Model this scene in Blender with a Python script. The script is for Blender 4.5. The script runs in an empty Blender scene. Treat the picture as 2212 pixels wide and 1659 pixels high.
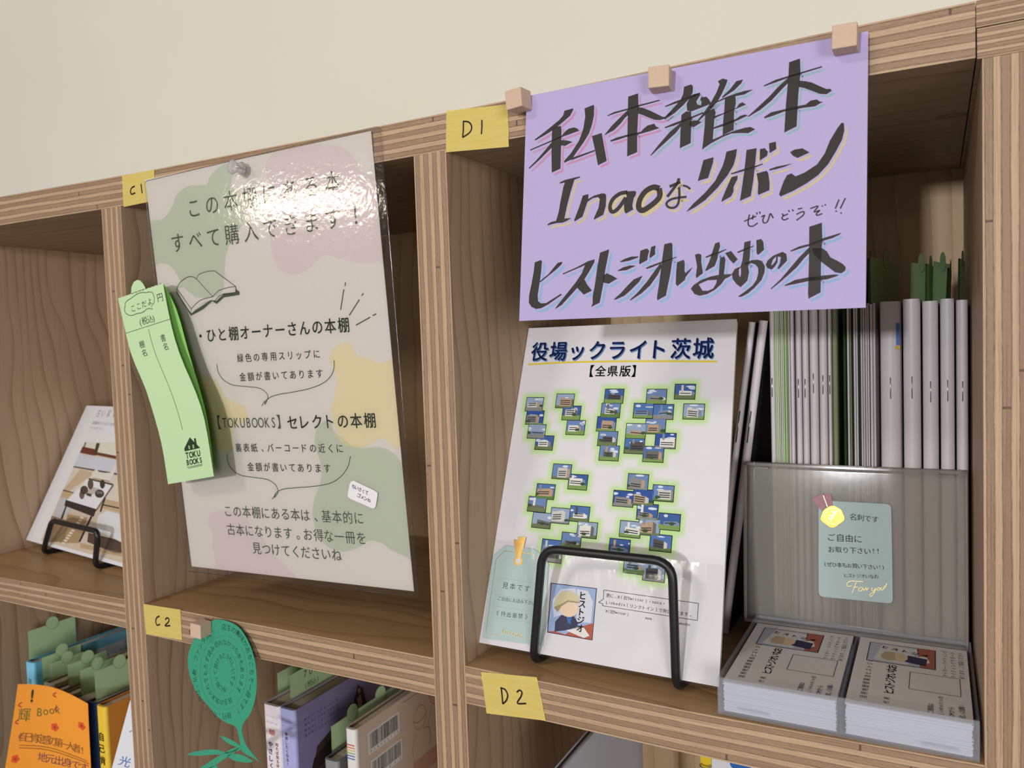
import bpy, bmesh, math, random
from mathutils import Vector, Matrix, geometry
random.seed(7)
C = bpy.context.scene.collection
SC = bpy.context.scene
PI = math.pi

# ------------------------------------------------------------------ camera
F, CX, CY = 1700.0, 1106.0, 829.5
D = 0.400807                       # camera to the front plane of the shelf (y = 0), metres
R = Matrix(((0.8804307203, -0.4741402033, 0.0057283810),
            (0.4729744015, 0.8789968346, 0.0604961180),
            (-0.0337188705, -0.0505532632, 0.9981519951)))
CAM = Vector((0, -D, 0))
cd = bpy.data.cameras.new('camera')
cam = bpy.data.objects.new('camera', cd); C.objects.link(cam)
cd.sensor_fit = 'HORIZONTAL'; cd.sensor_width = 36.0; cd.lens = F * 36.0 / 2212.0
cd.clip_start = 0.01; cd.clip_end = 50
right, fwd, up = R.col[0], R.col[1], R.col[2]
m3 = Matrix((right, up, -fwd)).transposed()
cam.matrix_world = Matrix.Translation(CAM) @ m3.to_4x4()
cd.dof.use_dof = True; cd.dof.focus_distance = 0.46; cd.dof.aperture_fstop = 16.0
SC.camera = cam

# ------------------------------------------------------------------ world, lights, exposure
def lin(c):
    if isinstance(c, str):
        c = tuple(int(c[i:i + 2], 16) / 255 for i in (0, 2, 4))
    return tuple((x / 12.92 if x <= 0.04045 else ((x + 0.055) / 1.055) ** 2.4) for x in c) + (1.0,)

w = bpy.data.worlds.new('room_light'); SC.world = w; w.use_nodes = True
bg = w.node_tree.nodes['Background']; bg.inputs[0].default_value = (1.0, 0.94, 0.86, 1); bg.inputs[1].default_value = 0.21

def area(name, loc, target, size, size_y, power, col):
    l = bpy.data.lights.new(name, 'AREA'); l.shape = 'RECTANGLE'; l.size = size; l.size_y = size_y
    l.energy = power; l.color = col
    o = bpy.data.objects.new(name, l); C.objects.link(o); o.location = loc
    o.rotation_euler = (Vector(target) - Vector(loc)).to_track_quat('-Z', 'Y').to_euler()
    return o
area('window_light', (-0.24, -2.6, 0.26), (-0.1, 0, -0.05), 0.12, 0.12, 29, (0.97, 0.97, 1.0))
area('side_fill_light', (1.6, -2.2, -0.05), (-0.3, 0.1, -0.1), 0.9, 0.9, 29, (1.0, 0.97, 0.94))  # soft fill added at front right to brighten the faces turned that way
area('ceiling_lamp_light', (-1.05, -2.1, 1.2), (-0.2, 0, 0), 0.5, 0.3, 12, (1.0, 0.92, 0.80))
area('counter_lamp_light', (-2.02, -2.03, 0.335), (-0.4, 0, 0.1), 0.46, 0.07, 2.6, (1.0, 0.90, 0.72))
vs = SC.view_settings
vs.view_transform = 'Standard'; vs.look = 'None'; vs.exposure = 0.0; vs.gamma = 1.0; vs.use_curve_mapping = False

# ------------------------------------------------------------------ rays from photo pixels to places on real planes
def ray(u, v):
    return R @ Vector(((u - CX) / F, 1.0, -(v - CY) / F))
def Py(u, v, y):
    d = ray(u, v); return CAM + d * ((y + D) / d.y)
def Pz(u, v, z):
    d = ray(u, v); return CAM + d * (z / d.z)
def Px(u, v, x):
    d = ray(u, v); return CAM + d * (x / d.x)
def proj(p):
    q = R.transposed() @ (Vector(p) - CAM)
    return CX + F * q.x / q.y, CY - F * q.z / q.y

# ------------------------------------------------------------------ materials
class NT:
    def __init__(s, name):
        s.m = bpy.data.materials.new(name); s.m.use_nodes = True
        s.t = s.m.node_tree; s.n = s.t.nodes; s.n.clear()
        s.out = s.n.new('ShaderNodeOutputMaterial')
    def new(s, typ, **kw):
        n = s.n.new(typ)
        for k, v in kw.items(): setattr(n, k, v)
        return n
    def link(s, a, b): s.t.links.new(a, b)
    def set(s, sock, v):
        if hasattr(v, 'links'): s.link(v, sock)
        else: sock.default_value = v
    def math(s, op, a, b=0.0, c=0.0):
        n = s.new('ShaderNodeMath', operation=op)
        s.set(n.inputs[0], a); s.set(n.inputs[1], b); s.set(n.inputs[2], c)
        return n.outputs[0]
    def mix(s, f, a, b, blend='MIX'):
        n = s.new('ShaderNodeMix', data_type='RGBA', blend_type=blend)
        s.set(n.inputs[0], f); s.set(n.inputs[6], a); s.set(n.inputs[7], b)
        return n.outputs[2]
    def comb(s, x, y, z):
        n = s.new('ShaderNodeCombineXYZ')
        for i, v in enumerate((x, y, z)): s.set(n.inputs[i], v)
        return n.outputs[0]
    def noise(s, vec, scale=5, detail=3, rough=.5, dim='3D'):
        n = s.new('ShaderNodeTexNoise', noise_dimensions=dim)
        if vec is not None: s.link(vec, n.inputs['Vector'])
        n.inputs['Scale'].default_value = scale; n.inputs['Detail'].default_value = detail; n.inputs['Roughness'].default_value = rough
        return n.outputs['Fac']
    def uv(s):
        n = s.new('ShaderNodeUVMap'); x = s.new('ShaderNodeSeparateXYZ'); s.link(n.outputs[0], x.inputs[0])
        return n.outputs[0], x.outputs[0], x.outputs[1]
    def ramp(s, f, stops):
        n = s.new('ShaderNodeValToRGB'); e = n.color_ramp.elements
        while len(e) < len(stops): e.new(0.5)
        for el, (p, c) in zip(e, stops): el.position = p; el.color = c if len(c) == 4 else lin(c)
        s.set(n.inputs[0], f); return n.outputs[0]
    def bsdf(s, col, rough=.6, spec=.3, bump=None, bstr=.2, bdist=.0003, **kw):
        p = s.new('ShaderNodeBsdfPrincipled'); s.set(p.inputs['Base Color'], col)
        s.set(p.inputs['Roughness'], rough); p.inputs['Specular IOR Level'].default_value = spec
        for k, v in kw.items(): s.set(p.inputs[k.replace('_', ' ')], v)
        if bump is not None:
            b = s.new('ShaderNodeBump'); b.inputs['Strength'].default_value = bstr; b.inputs['Distance'].default_value = bdist
            s.link(bump, b.inputs['Height']); s.link(b.outputs[0], p.inputs['Normal'])
            s.bumpn = b
        s.link(p.outputs[0], s.out.inputs[0]); s.p = p
        return s.m

MATS = {}
def flat(hexc, rough=.7, spec=.2, **kw):
    k = ('f', hexc, rough, spec, tuple(kw.items()))
    if k not in MATS:
        t = NT('ink_' + hexc); MATS[k] = t.bsdf(lin(hexc), rough, spec, **kw)
    return MATS[k]
def paper(hexc, amt=.05, rough=.75, spec=.2, **kw):
    k = ('p', hexc, amt, rough, spec, tuple(kw.items()))
    if k not in MATS:
        t = NT('paper_' + hexc); tc = t.new('ShaderNodeTexCoord').outputs['Object']
        n = t.noise(tc, 900, 3); base = lin(hexc)
        dk = tuple(c * (1 - 3 * amt) for c in base[:3]) + (1,)
        MATS[k] = t.bsdf(t.mix(n, dk, base), rough, spec, bump=n, bstr=.15, bdist=.0002, **kw)
    return MATS[k]
def foil(hexc):
    k = ('foil', hexc)
    if k not in MATS:
        t = NT('foil_' + hexc); MATS[k] = t.bsdf(lin(hexc), .38, .5, Metallic=.75)
    return MATS[k]

def wood_face(name, base, dark, lines=60, seed=0.0, warp=1.0, rough=.55):
    t = NT(name); vec, u, v = t.uv()
    off = t.new('ShaderNodeObjectInfo').outputs['Random']
    so = t.math('MULTIPLY_ADD', off, 13.7, seed)
    p1 = t.comb(t.math('MULTIPLY', u, 3.2), t.math('MULTIPLY', v, 9.0), so)
    n1 = t.noise(p1, 1.0, 2, .45)
    p2 = t.comb(t.math('MULTIPLY', u, 14), t.math('MULTIPLY', v, 260), so)
    n2 = t.noise(p2, 1.0, 3, .6)
    ph = t.math('MULTIPLY_ADD', n1, 9.0 * warp, t.math('MULTIPLY', v, lines))
    fr = t.math('FRACT', ph)
    ln = t.math('POWER', fr, 5.0)
    lb = t.noise(t.comb(t.math('MULTIPLY', u, 6), t.math('FLOOR', ph), so), 1.0, 1)
    ln = t.math('MULTIPLY', ln, t.math('MULTIPLY_ADD', lb, 1.3, -.1))
    n3 = t.noise(t.comb(t.math('MULTIPLY', u, 2.2), t.math('MULTIPLY', v, 12), t.math('ADD', so, 3.3)), 1.0, 2)
    b = lin(base); lo = tuple(c * .72 for c in b[:3]) + (1,)
    c = t.mix(n3, lo, b)
    c = t.mix(t.math('MULTIPLY', n2, .22), c, lin(dark))
    c = t.mix(t.math('MULTIPLY', ln, .85), c, lin(dark))
    # knots: dark rings round scattered centres
    vo = t.new('ShaderNodeTexVoronoi', feature='F1', voronoi_dimensions='3D')
    t.link(t.comb(t.math('MULTIPLY', u, 5.5), t.math('MULTIPLY', v, 9), so), vo.inputs['Vector']); vo.inputs['Scale'].default_value = 1.0
    kn = t.math('LESS_THAN', t.math('ADD', vo.outputs['Distance'], t.math('MULTIPLY', n1, .05)), .085)
    kr = t.math('MULTIPLY', kn, t.math('MULTIPLY_ADD', t.math('SINE', t.math('MULTIPLY', vo.outputs['Distance'], 190)), .25, .45))
    c = t.mix(kr, c, lin(dark))
    return t.bsdf(c, rough, .35, bump=t.math('SUBTRACT', n2, t.math('MULTIPLY', ln, .8)), bstr=.35, bdist=.0004)

def ply_edge(name, tan, grey, pale, nl=9):
    t = NT(name); vec, u, v = t.uv()
    off = t.new('ShaderNodeObjectInfo').outputs['Random']
    so = t.math('MULTIPLY', off, 31.0)
    nd = t.noise(t.comb(t.math('MULTIPLY', u, 14), t.math('MULTIPLY', v, 3), so), 1.0, 2)
    vv = t.math('MULTIPLY_ADD', nd, .07, t.math('SUBTRACT', v, .035))
    bounds = (.045, .175, .30, .445, .565, .70, .83, .955)
    rp_ = t.new('ShaderNodeValToRGB'); cr = rp_.color_ramp; cr.interpolation = 'CONSTANT'
    while len(cr.elements) < len(bounds) + 1: cr.elements.new(.5)
    for i, (el_, p) in enumerate(zip(cr.elements, (0.0,) + bounds)): el_.position = p; el_.color = (i / 10 + .05,) * 3 + (1,)
    t.link(vv, rp_.inputs[0])
    fl = t.math('FLOOR', t.math('MULTIPLY', rp_.outputs[0], 10.0))
    fr = t.math('FRACT', t.math('MULTIPLY', vv, 7.6))
    par = t.math('MODULO', fl, 2.0)                       # 0: long-grain veneer, 1: cross-grain veneer
    gp = t.new('ShaderNodeValToRGB'); cr = gp.color_ramp
    stops = sorted([(p + d, v_) for p in bounds for d, v_ in ((-.016, 0), (0, 1), (.016, 0))])
    while len(cr.elements) < len(stops): cr.elements.new(.5)
    for el_, (p, v_) in zip(cr.elements, stops): el_.position = p; el_.color = (v_,) * 3 + (1,)
    t.link(vv, gp.inputs[0])
    wn = t.new('ShaderNodeTexWhiteNoise', noise_dimensions='2D'); t.link(t.comb(fl, so, 0), wn.inputs['Vector'])
    rnd = wn.outputs['Value']
    seg = t.noise(t.comb(t.math('MULTIPLY', u, 9), t.math('MULTIPLY', fl, 7.3), so), 1.0, 0)   # butt-jointed pieces differ in tone
    segs = t.math('MULTIPLY', t.math('FLOOR', t.math('MULTIPLY', seg, 7)), .14)
    longg = t.noise(t.comb(t.math('MULTIPLY', u, 30), t.math('MULTIPLY', v, 55), so), 1.0, 4, .65)
    crossg = t.noise(t.comb(t.math('MULTIPLY', u, 700), t.math('MULTIPLY', v, 22), so), 1.0, 4, .7)
    ca = t.mix(t.math('MULTIPLY_ADD', longg, 1.5, -.35), lin(pale), lin(tan))
    cb = t.mix(t.math('MULTIPLY_ADD', crossg, 1.2, -.1), lin(grey), lin(tan))
    cb = t.mix(t.math('MULTIPLY', segs, .75), cb, lin('84674e'))
    # slanted growth rings in the cross-grain veneers
    ring = t.math('SINE', t.math('MULTIPLY_ADD', u, 260, t.math('MULTIPLY_ADD', fr, 5.0, t.math('MULTIPLY', t.noise(t.comb(t.math('MULTIPLY', u, 40), fl, so), 1.0, 2), 26))))
    ring = t.math('MULTIPLY', t.math('POWER', t.math('ABSOLUTE', ring), 10), t.math('GREATER_THAN', rnd, .45))
    cb = t.mix(t.math('MULTIPLY', ring, .4), cb, lin('7a5e4a'))
    c = t.mix(par, ca, cb)
    c = t.mix(t.math('MULTIPLY', rnd, .22), c, lin('b39273'))
    gl = t.math('MULTIPLY', gp.outputs[0], t.math('MULTIPLY_ADD', t.noise(t.comb(t.math('MULTIPLY', u, 220), t.math('MULTIPLY', fl, 3), so), 1.0, 3), 1.9, -.25))
    gl = t.math('MINIMUM', t.math('MAXIMUM', gl, 0.0), 1.0)
    c = t.mix(t.math('MULTIPLY', gl, .85), c, lin('4f3a2c'))
    # butt joints across single veneers
    ju = t.math('FRACT', t.math('MULTIPLY_ADD', u, 3.7, t.math('MULTIPLY', rnd, 9.0)))
    jt = t.math('MULTIPLY', t.math('LESS_THAN', ju, .004), par)
    c = t.mix(t.math('MULTIPLY', jt, .8), c, lin('49352a'))
    # long dark hairlines and small ragged voids
    hl = t.noise(t.comb(t.math('MULTIPLY', u, 16), t.math('MULTIPLY', v, 75), t.math('ADD', so, 7.0)), 1.0, 2, .5)
    c = t.mix(t.math('MULTIPLY', t.math('GREATER_THAN', hl, .60), .5), c, lin('6d5038'))
    vd = t.math('GREATER_THAN', t.noise(t.comb(t.math('MULTIPLY', u, 150), t.math('MULTIPLY', v, 14), so), 1.0, 3, .7), .735)
    c = t.mix(t.math('MULTIPLY', vd, .6), c, lin('49352a'))
    return t.bsdf(c, .5, .35, bump=t.math('ADD', t.math('MULTIPLY', crossg, par), t.math('MULTIPLY', gl, -.9)), bstr=.5, bdist=.0004)

M_EDGE = ply_edge('plywood_edge', 'a98a6e', '8b7863', 'c2a888')
M_SIDE = wood_face('plywood_face', 'c4a98c', '74502f', 78)
M_SHELF = wood_face('shelf_face', 'c7a274', '845a34', 40, 4.0, .8, .42)
M_CEIL = wood_face('top_underside_face', 'b39a7e', '6b5038', 70, 9.0, .7)
M_BACK = wood_face('back_panel_face', 'd6ba92', '987450', 55, 2.0, .5)

# ------------------------------------------------------------------ object helpers
def put(o, label=None, cat=None, group=None, kind=None):
    if label: o['label'] = label
    if cat: o['category'] = cat
    if group: o['group'] = group
    if kind: o['kind'] = kind
    return o
def thing(name, loc, label, cat, group=None):
    o = bpy.data.objects.new(name, None); C.objects.link(o); o.location = loc; o.empty_display_size = .01
    return put(o, label, cat, group)
def wloc(o):
    p = Vector(o.location)
    while o.parent: o = o.parent; p += Vector(o.location)
    return p
class MB:
    """collects world-space polygons with materials and UVs; builds ONE mesh object"""
    def __init__(s): s.v = []; s.f = []; s.mi = []; s.mats = []; s.uv = []; s.smooth = []
    def mid(s, m):
        if m not in s.mats: s.mats.append(m)
        return s.mats.index(m)
    def poly(s, pts, m, uvs=None, smooth=False):
        i = len(s.v); s.v += [Vector(p) for p in pts]
        s.f.append(tuple(range(i, i + len(pts)))); s.mi.append(s.mid(m)); s.uv.append(uvs or [(0, 0)] * len(pts)); s.smooth.append(smooth)
    def mesh(s, vs, fs, m, smooth=False):
        i = len(s.v); s.v += [Vector(p) for p in vs]; k = s.mid(m)
        for f in fs:
            s.f.append(tuple(i + a for a in f)); s.mi.append(k); s.uv.append([(0, 0)] * len(f)); s.smooth.append(smooth)
    def box(s, a, b, m, mat=None):
        """axis box a..b; m one material or dict by side (x-,x+,y-,y+,z-,z+) ; mat a Matrix applied after"""
        x0, y0, z0 = a; x1, y1, z1 = b
        sides = {'x-': [(x0, y1, z0), (x0, y0, z0), (x0, y0, z1), (x0, y1, z1)], 'x+': [(x1, y0, z0), (x1, y1, z0), (x1, y1, z1), (x1, y0, z1)],
                 'y-': [(x0, y0, z0), (x1, y0, z0), (x1, y0, z1), (x0, y0, z1)], 'y+': [(x1, y1, z0), (x0, y1, z0), (x0, y1, z1), (x1, y1, z1)],
                 'z-': [(x0, y1, z0), (x1, y1, z0), (x1, y0, z0), (x0, y0, z0)], 'z+': [(x0, y0, z1), (x1, y0, z1), (x1, y1, z1), (x0, y1, z1)]}
        for k, q in sides.items():
            mm = m.get(k, m['*']) if isinstance(m, dict) else m
            if mm is None: continue
            q = [Vector(p) for p in q]
            if mat is not None: q = [mat @ p for p in q]
            s.poly(q, mm)
    def tube(s, path, r, m, n=12, cap=True, closed=False):
        path = [Vector(p) for p in path]; k = len(path); rings = []
        nrm = None
        for i, p in enumerate(path):
            a = path[i - 1] if (i or closed) else p; b = path[(i + 1) % k] if (i < k - 1 or closed) else p
            t = (b - a).normalized()
            if nrm is None:
                nrm = t.orthogonal().normalized()
            nrm = (nrm - t * nrm.dot(t)).normalized(); bn = t.cross(nrm)
            rr = r[i] if isinstance(r, (list, tuple)) else r
            rings.append([p + (nrm * math.cos(2 * PI * j / n) + bn * math.sin(2 * PI * j / n)) * rr for j in range(n)])
        vs = [q for rg in rings for q in rg]; fs = []
        for i in range(k if closed else k - 1):
            i2 = (i + 1) % k
            for j in range(n): fs.append((i * n + j, i * n + (j + 1) % n, i2 * n + (j + 1) % n, i2 * n + j))
        if cap and not closed: fs += [tuple(range(n - 1, -1, -1)), tuple(range((k - 1) * n, k * n))]
        s.mesh(vs, fs, m, True)
    def build(s, name, parent=None, origin=None, merge=False, bevel=0):
        me = bpy.data.meshes.new(name)
        base = wloc(parent) if parent else Vector(origin if origin is not None else s.v[0])
        og = Vector(origin) if (origin is not None and parent) else base
        me.from_pydata([tuple(p - og) for p in s.v], [], s.f)
        for m in s.mats: me.materials.append(m)
        ul = me.uv_layers.new(name='UVMap'); li = 0
        for p, k, uvs, sm in zip(me.polygons, s.mi, s.uv, s.smooth):
            p.material_index = k; p.use_smooth = sm
            for j, l in enumerate(p.loop_indices): ul.data[l].uv = uvs[j]
        if merge or bevel:
            bm = bmesh.new(); bm.from_mesh(me); bmesh.ops.remove_doubles(bm, verts=bm.verts, dist=1e-6)
            bmesh.ops.recalc_face_normals(bm, faces=bm.faces)
            bm.to_mesh(me); bm.free()
        me.update()
        o = bpy.data.objects.new(name, me); C.objects.link(o)
        if parent: o.parent = parent; o.location = og - base
        else: o.location = og
        if bevel:
            b = o.modifiers.new('bevel', 'BEVEL'); b.width = bevel; b.segments = 2; b.limit_method = 'ANGLE'
        return o

# ------------------------------------------------------------------ glyphs
GL = {}
def glyph(ch, bold=0.0):
    k = (ch, bold)
    if k not in GL:
        cu = bpy.data.curves.new('glyph', 'FONT'); cu.body = ch; cu.size = 1.0; cu.resolution_u = 3; cu.fill_mode = 'FRONT'; cu.offset = bold
        o = bpy.data.objects.new('glyph', cu); C.objects.link(o)
        bpy.context.view_layer.update()
        me = o.evaluated_get(bpy.context.evaluated_depsgraph_get()).to_mesh()
        vs = [(v.co.x, v.co.y) for v in me.vertices]; fs = [tuple(p.vertices) for p in me.polygons]
        o.to_mesh_clear()
        bpy.data.objects.remove(o); bpy.data.curves.remove(cu)
        if vs:
            xs = [a for a, b in vs]; ys = [b for a, b in vs]
            GL[k] = (vs, fs, (min(xs) + max(xs)) / 2, max(xs) - min(xs), min(ys), max(ys))
        else: GL[k] = ([], [], 0, 0, 0, 0)
    return GL[k]
def cjk(ch): return ord(ch) > 0x2000
def smooth_closed(pts, k=6):
    out = []; n = len(pts)
    for i in range(n):
        p0, p1, p2, p3 = (Vector(pts[(i + j) % n]) for j in (-1, 0, 1, 2))
        for a in range(k):
            t = a / k
            out.append(tuple(.5 * ((2 * p1) + (p2 - p0) * t + (2 * p0 - 5 * p1 + 4 * p2 - p3) * t * t + (3 * p1 - p0 - 3 * p2 + p3) * t ** 3)))
    return out
def smooth_open(pts, k=6):
    pts = [Vector(p) for p in pts]; out = []
    for i in range(len(pts) - 1):
        p1, p2 = pts[i], pts[i + 1]; p0 = pts[i - 1] if i else p1 * 2 - p2; p3 = pts[i + 2] if i + 2 < len(pts) else p2 * 2 - p1
        for a in range(k):
            t = a / k
            out.append(tuple(.5 * ((2 * p1) + (p2 - p0) * t + (2 * p0 - 5 * p1 + 4 * p2 - p3) * t * t + (3 * p1 - p0 - 3 * p2 + p3) * t ** 3)))
    out.append(tuple(pts[-1])); return out

class Page(MB):
    """a printed sheet: plane p0 + ex*x + ey*y (metres); prints are thin raised layers of the same mesh"""
    def __init__(s, p0, ex, ey, W, H, bend=None, skew=False):
        super().__init__()
        s.p0 = Vector(p0); s.ex = Vector(ex).normalized(); e = Vector(ey); s.ey = e.normalized() if skew else (e - s.ex * e.dot(s.ex)).normalized()
        s.n = s.ex.cross(s.ey).normalized(); s.W = W; s.H = H; s.bend = bend
        if (CAM - s.p0).dot(s.n) < 0: s.n = -s.n
        s.LAY = .00005
    quad = None            # (bl, br, tr, tl): a slightly warped sheet
    def at(s, x, y, h=0):
        if s.quad:
            a, b, c, d = s.quad; p, q = x / s.W, y / s.H
            return a * (1 - p) * (1 - q) + b * p * (1 - q) + c * p * q + d * (1 - p) * q + s.n * h
        if s.bend: return s.bend(x, y, h)
        return s.p0 + s.ex * x + s.ey * y + s.n * h
    def loc(s, u, v):
        if s.quad:
            x, y = s.W / 2, s.H / 2; e = .001
            for _ in range(8):
                a, b, c = proj(s.at(x, y)), proj(s.at(x + e, y)), proj(s.at(x, y + e))
                j = ((b[0] - a[0]) / e, (c[0] - a[0]) / e, (b[1] - a[1]) / e, (c[1] - a[1]) / e); k = j[0] * j[3] - j[1] * j[2]
                du, dv = u - a[0], v - a[1]; x += (du * j[3] - dv * j[1]) / k; y += (dv * j[0] - du * j[2]) / k
            return x, y
        d = ray(u, v); t = (s.p0 - CAM).dot(s.n) / d.dot(s.n); q = CAM + d * t - s.p0
        k = s.ex.dot(s.ey); a, b = q.dot(s.ex), q.dot(s.ey); m = 1 - k * k
        return (a - k * b) / m, (b - k * a) / m
    def ppm(s, u, v):     # metres of page per photo pixel, vertically
        a = s.loc(u, v - 5); b = s.loc(u, v + 5); return math.hypot(a[0] - b[0], a[1] - b[1]) / 10
    def area(s, pts, m, lay=1, clip=True):
        if clip: pts = [(min(max(x, 0), s.W), min(max(y, 0), s.H)) for x, y in pts]
        tri = geometry.tessellate_polygon([[Vector((x, y, 0)) for x, y in pts]])
        a = sum(pts[i - 1][0] * pts[i][1] - pts[i][0] * pts[i - 1][1] for i in range(len(pts)))
        s.mesh([s.at(x, y, lay * s.LAY) for x, y in pts], [tuple(t) for t in tri], m)
    def areapx(s, pts, m, lay=1, off=(0, 0), sm=0, clip=True):
        if sm: pts = smooth_closed(pts, sm)
        s.area([s.loc(u + off[0], v + off[1]) for u, v in pts], m, lay, clip)
    def rect(s, x0, y0, x1, y1, m, lay=1): s.area([(x0, y0), (x1, y0), (x1, y1), (x0, y1)], m, lay, False)
    def stroke(s, pts, wd, m, lay=1, sm=0, taper=0):
        if sm: pts = smooth_open(pts, sm)
        n = len(pts); L = []; Rr = []
        for i, (x, y) in enumerate(pts):
            a = pts[max(i - 1, 0)]; b = pts[min(i + 1, n - 1)]
            dx, dy = b[0] - a[0], b[1] - a[1]; l = math.hypot(dx, dy) or 1
            k = wd / 2 * (1 - taper * (i / (n - 1)))
            L.append((x - dy / l * k, y + dx / l * k)); Rr.append((x + dy / l * k, y - dx / l * k))
        h = lay * s.LAY
        vs = [s.at(x, y, h) for x, y in L] + [s.at(x, y, h) for x, y in Rr]
        s.mesh(vs, [(i, i + 1, n + i + 1, n + i) for i in range(n - 1)], m)
    def strokepx(s, pts, wpx, m, lay=1, sm=0, taper=0):
        k = s.ppm(*pts[0]); s.stroke([s.loc(*p) for p in pts], wpx * k, m, lay, sm, taper)
    def glyph_at(s, ch, x, y, em, m, lay=2, bold=0.0, rot=0.0, wide=1.0, shear=0.0):
        """glyph with its em-box centre at x, y"""
        if bold > 0:
            for dx, dy in ((bold, 0), (-bold, 0), (0, bold), (0, -bold)):
                s.glyph_at(ch, x + dx * em, y + dy * em, em, m, lay, 0.0, rot, wide, shear)
            return
        vs, fs, cxm, wd, y0, y1 = glyph(ch, bold)
        if not vs: return
        cyc = .36 if cjk(ch) else (.35 if ch.isupper() or ch.isdigit() else .27)
        xc = .5 if (cjk(ch) and ch in '、。（）「」【】') and False else cxm
        ca, sa = math.cos(rot), math.sin(rot); out = []
        for a, b in vs:
            a = (a - xc) * wide * em; b = (b - cyc) * em; a += shear * b
            out.append(s.at(x + a * ca - b * sa, y + a * sa + b * ca, lay * s.LAY))
        s.mesh(out, fs, m)
    def text(s, st, a, b, em, m, lay=2, bold=0.0, wide=1.0, jit=0.0, shear=0.0, upright=None):
        """characters evenly from centre a to centre b (page metres)"""
        n = len(st); ws = [1.0 if cjk(c) else (.62 if c not in ' .,:' else .4) for c in st]
        pos = []; acc = 0
        for i, wgt in enumerate(ws):
            pos.append(acc + wgt / 2); acc += wgt
        tot = (pos[-1] - pos[0]) or 1
        rot = math.atan2(b[1] - a[1], b[0] - a[0]) if upright is None else upright
        rj = random.Random(len(st) * 7 + int(em * 1e6))
        for c, p in zip(st, pos):
            if c == ' ': continue
            t = (p - pos[0]) / tot
            s.glyph_at(c, a[0] + (b[0] - a[0]) * t, a[1] + (b[1] - a[1]) * t + rj.uniform(-jit, jit) * em * .5, em * (1 + rj.uniform(-jit, jit)), m, lay, bold, rot + rj.uniform(-jit, jit) * .6, wide, shear)
    def textpx(s, st, a, b, empx, m, lay=2, bold=0.0, wide=1.0, jit=0.0, shear=0.0, level=False):
        k = s.ppm((a[0] + b[0]) / 2, (a[1] + b[1]) / 2)
        s.text(st, s.loc(*a), s.loc(*b), empx * k, m, lay, bold, wide, jit, shear)
    def sheet(s, m, nx=1, ny=1, back=None, thick=.00025):
        """the paper itself: a thin slab"""
        f = [(s.at(s.W * i / nx, s.H * j / ny, 0)) for j in range(ny + 1) for i in range(nx + 1)]
        g = [(s.at(s.W * i / nx, s.H * j / ny, -thick)) for j in range(ny + 1) for i in range(nx + 1)]
        q = lambda i, j: j * (nx + 1) + i
        fs = [(q(i, j), q(i + 1, j), q(i + 1, j + 1), q(i, j + 1)) for j in range(ny) for i in range(nx)]
        s.mesh(f, fs, m, nx > 1 or ny > 1)
        o = len(f)
        rim = [q(i, 0) for i in range(nx)] + [q(nx, j) for j in range(ny)] + [q(i, ny) for i in range(nx, 0, -1)] + [q(0, j) for j in range(ny, 0, -1)]
        s.mesh(f + g, [tuple(o + a for a in reversed(x)) for x in fs] + [(rim[i - 1], rim[i], o + rim[i], o + rim[i - 1]) for i in range(len(rim))], back or m)

def page_from_px(tl, tr, bl, ytl, ytr, ybl):
    a, b, c = Py(*tl, ytl), Py(*tr, ytr), Py(*bl, ybl)
    return c, b - a, a - c, (b - a).length, (a - c).length

# ------------------------------------------------------------------ the setting and the bookshelf
ZT, ZC, ZS, ZB = .1400, .1166, -.1963, -.2200      # top board top / underside, shelf top / underside
ZL = -.455                                          # next shelf down (below the frame)
PX = [(-.8697, -.8460), (-.5788, -.5551), (-.2788, -.2555), (.0183, .0420)]
DEP = .262
mb = MB()
t = NT('plaster_wall'); tc = t.new('ShaderNodeTexCoord').outputs['Object']
nn = t.noise(tc, 6, 4); n2 = t.noise(tc, 220, 3)
M_WALL = t.bsdf(t.mix(nn, lin('dcd8ca'), lin('e4e1d5')), .9, .1, bump=n2, bstr=.12, bdist=.001)
mb.poly([(-2.6, DEP + .012, -1.0), (1.6, DEP + .012, -1.0), (1.6, DEP + .012, 1.6), (-2.6, DEP + .012, 1.6)], M_WALL)
put(mb.build('wall_back'), 'plain cream plaster wall behind the bookshelf', 'wall', kind='structure')

shelf = thing('bookshelf', (-.4, .13, -.9), 'plywood cube bookshelf with striped edges along the cream wall', 'bookshelf')
rs = random.Random(3)
def interp(tab, x):
    if x <= tab[0][0]: return tab[0][1]
    for (a, b), (c, d) in zip(tab, tab[1:]):
        if x <= c: return b + (d - b) * (x - a) / (c - a)
    return tab[-1][1]
def front_tab(pts): return [(p.x, p.z) for p in (Py(u, v, 0) for u, v in pts)]
TU = front_tab([(0, 424.6), (263.6, 379.3), (807, 275), (1300, 175), (1854, 55), (2107, 2)])
TL_ = front_tab([(0, 486.3), (218.8, 452), (821, 351), (889, 337), (1300, 266), (1860, 166), (2107, 125)])
MT_ = front_tab([(0, 1247), (270.5, 1294.8), (308, 1303.5), (936, 1421), (1004, 1438), (1550, 1549), (2132, 1654)])
MB_ = front_tab([(0, 1297), (273.5, 1357), (314, 1370), (944, 1505), (1006.6, 1519), (1550, 1642)])
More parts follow.
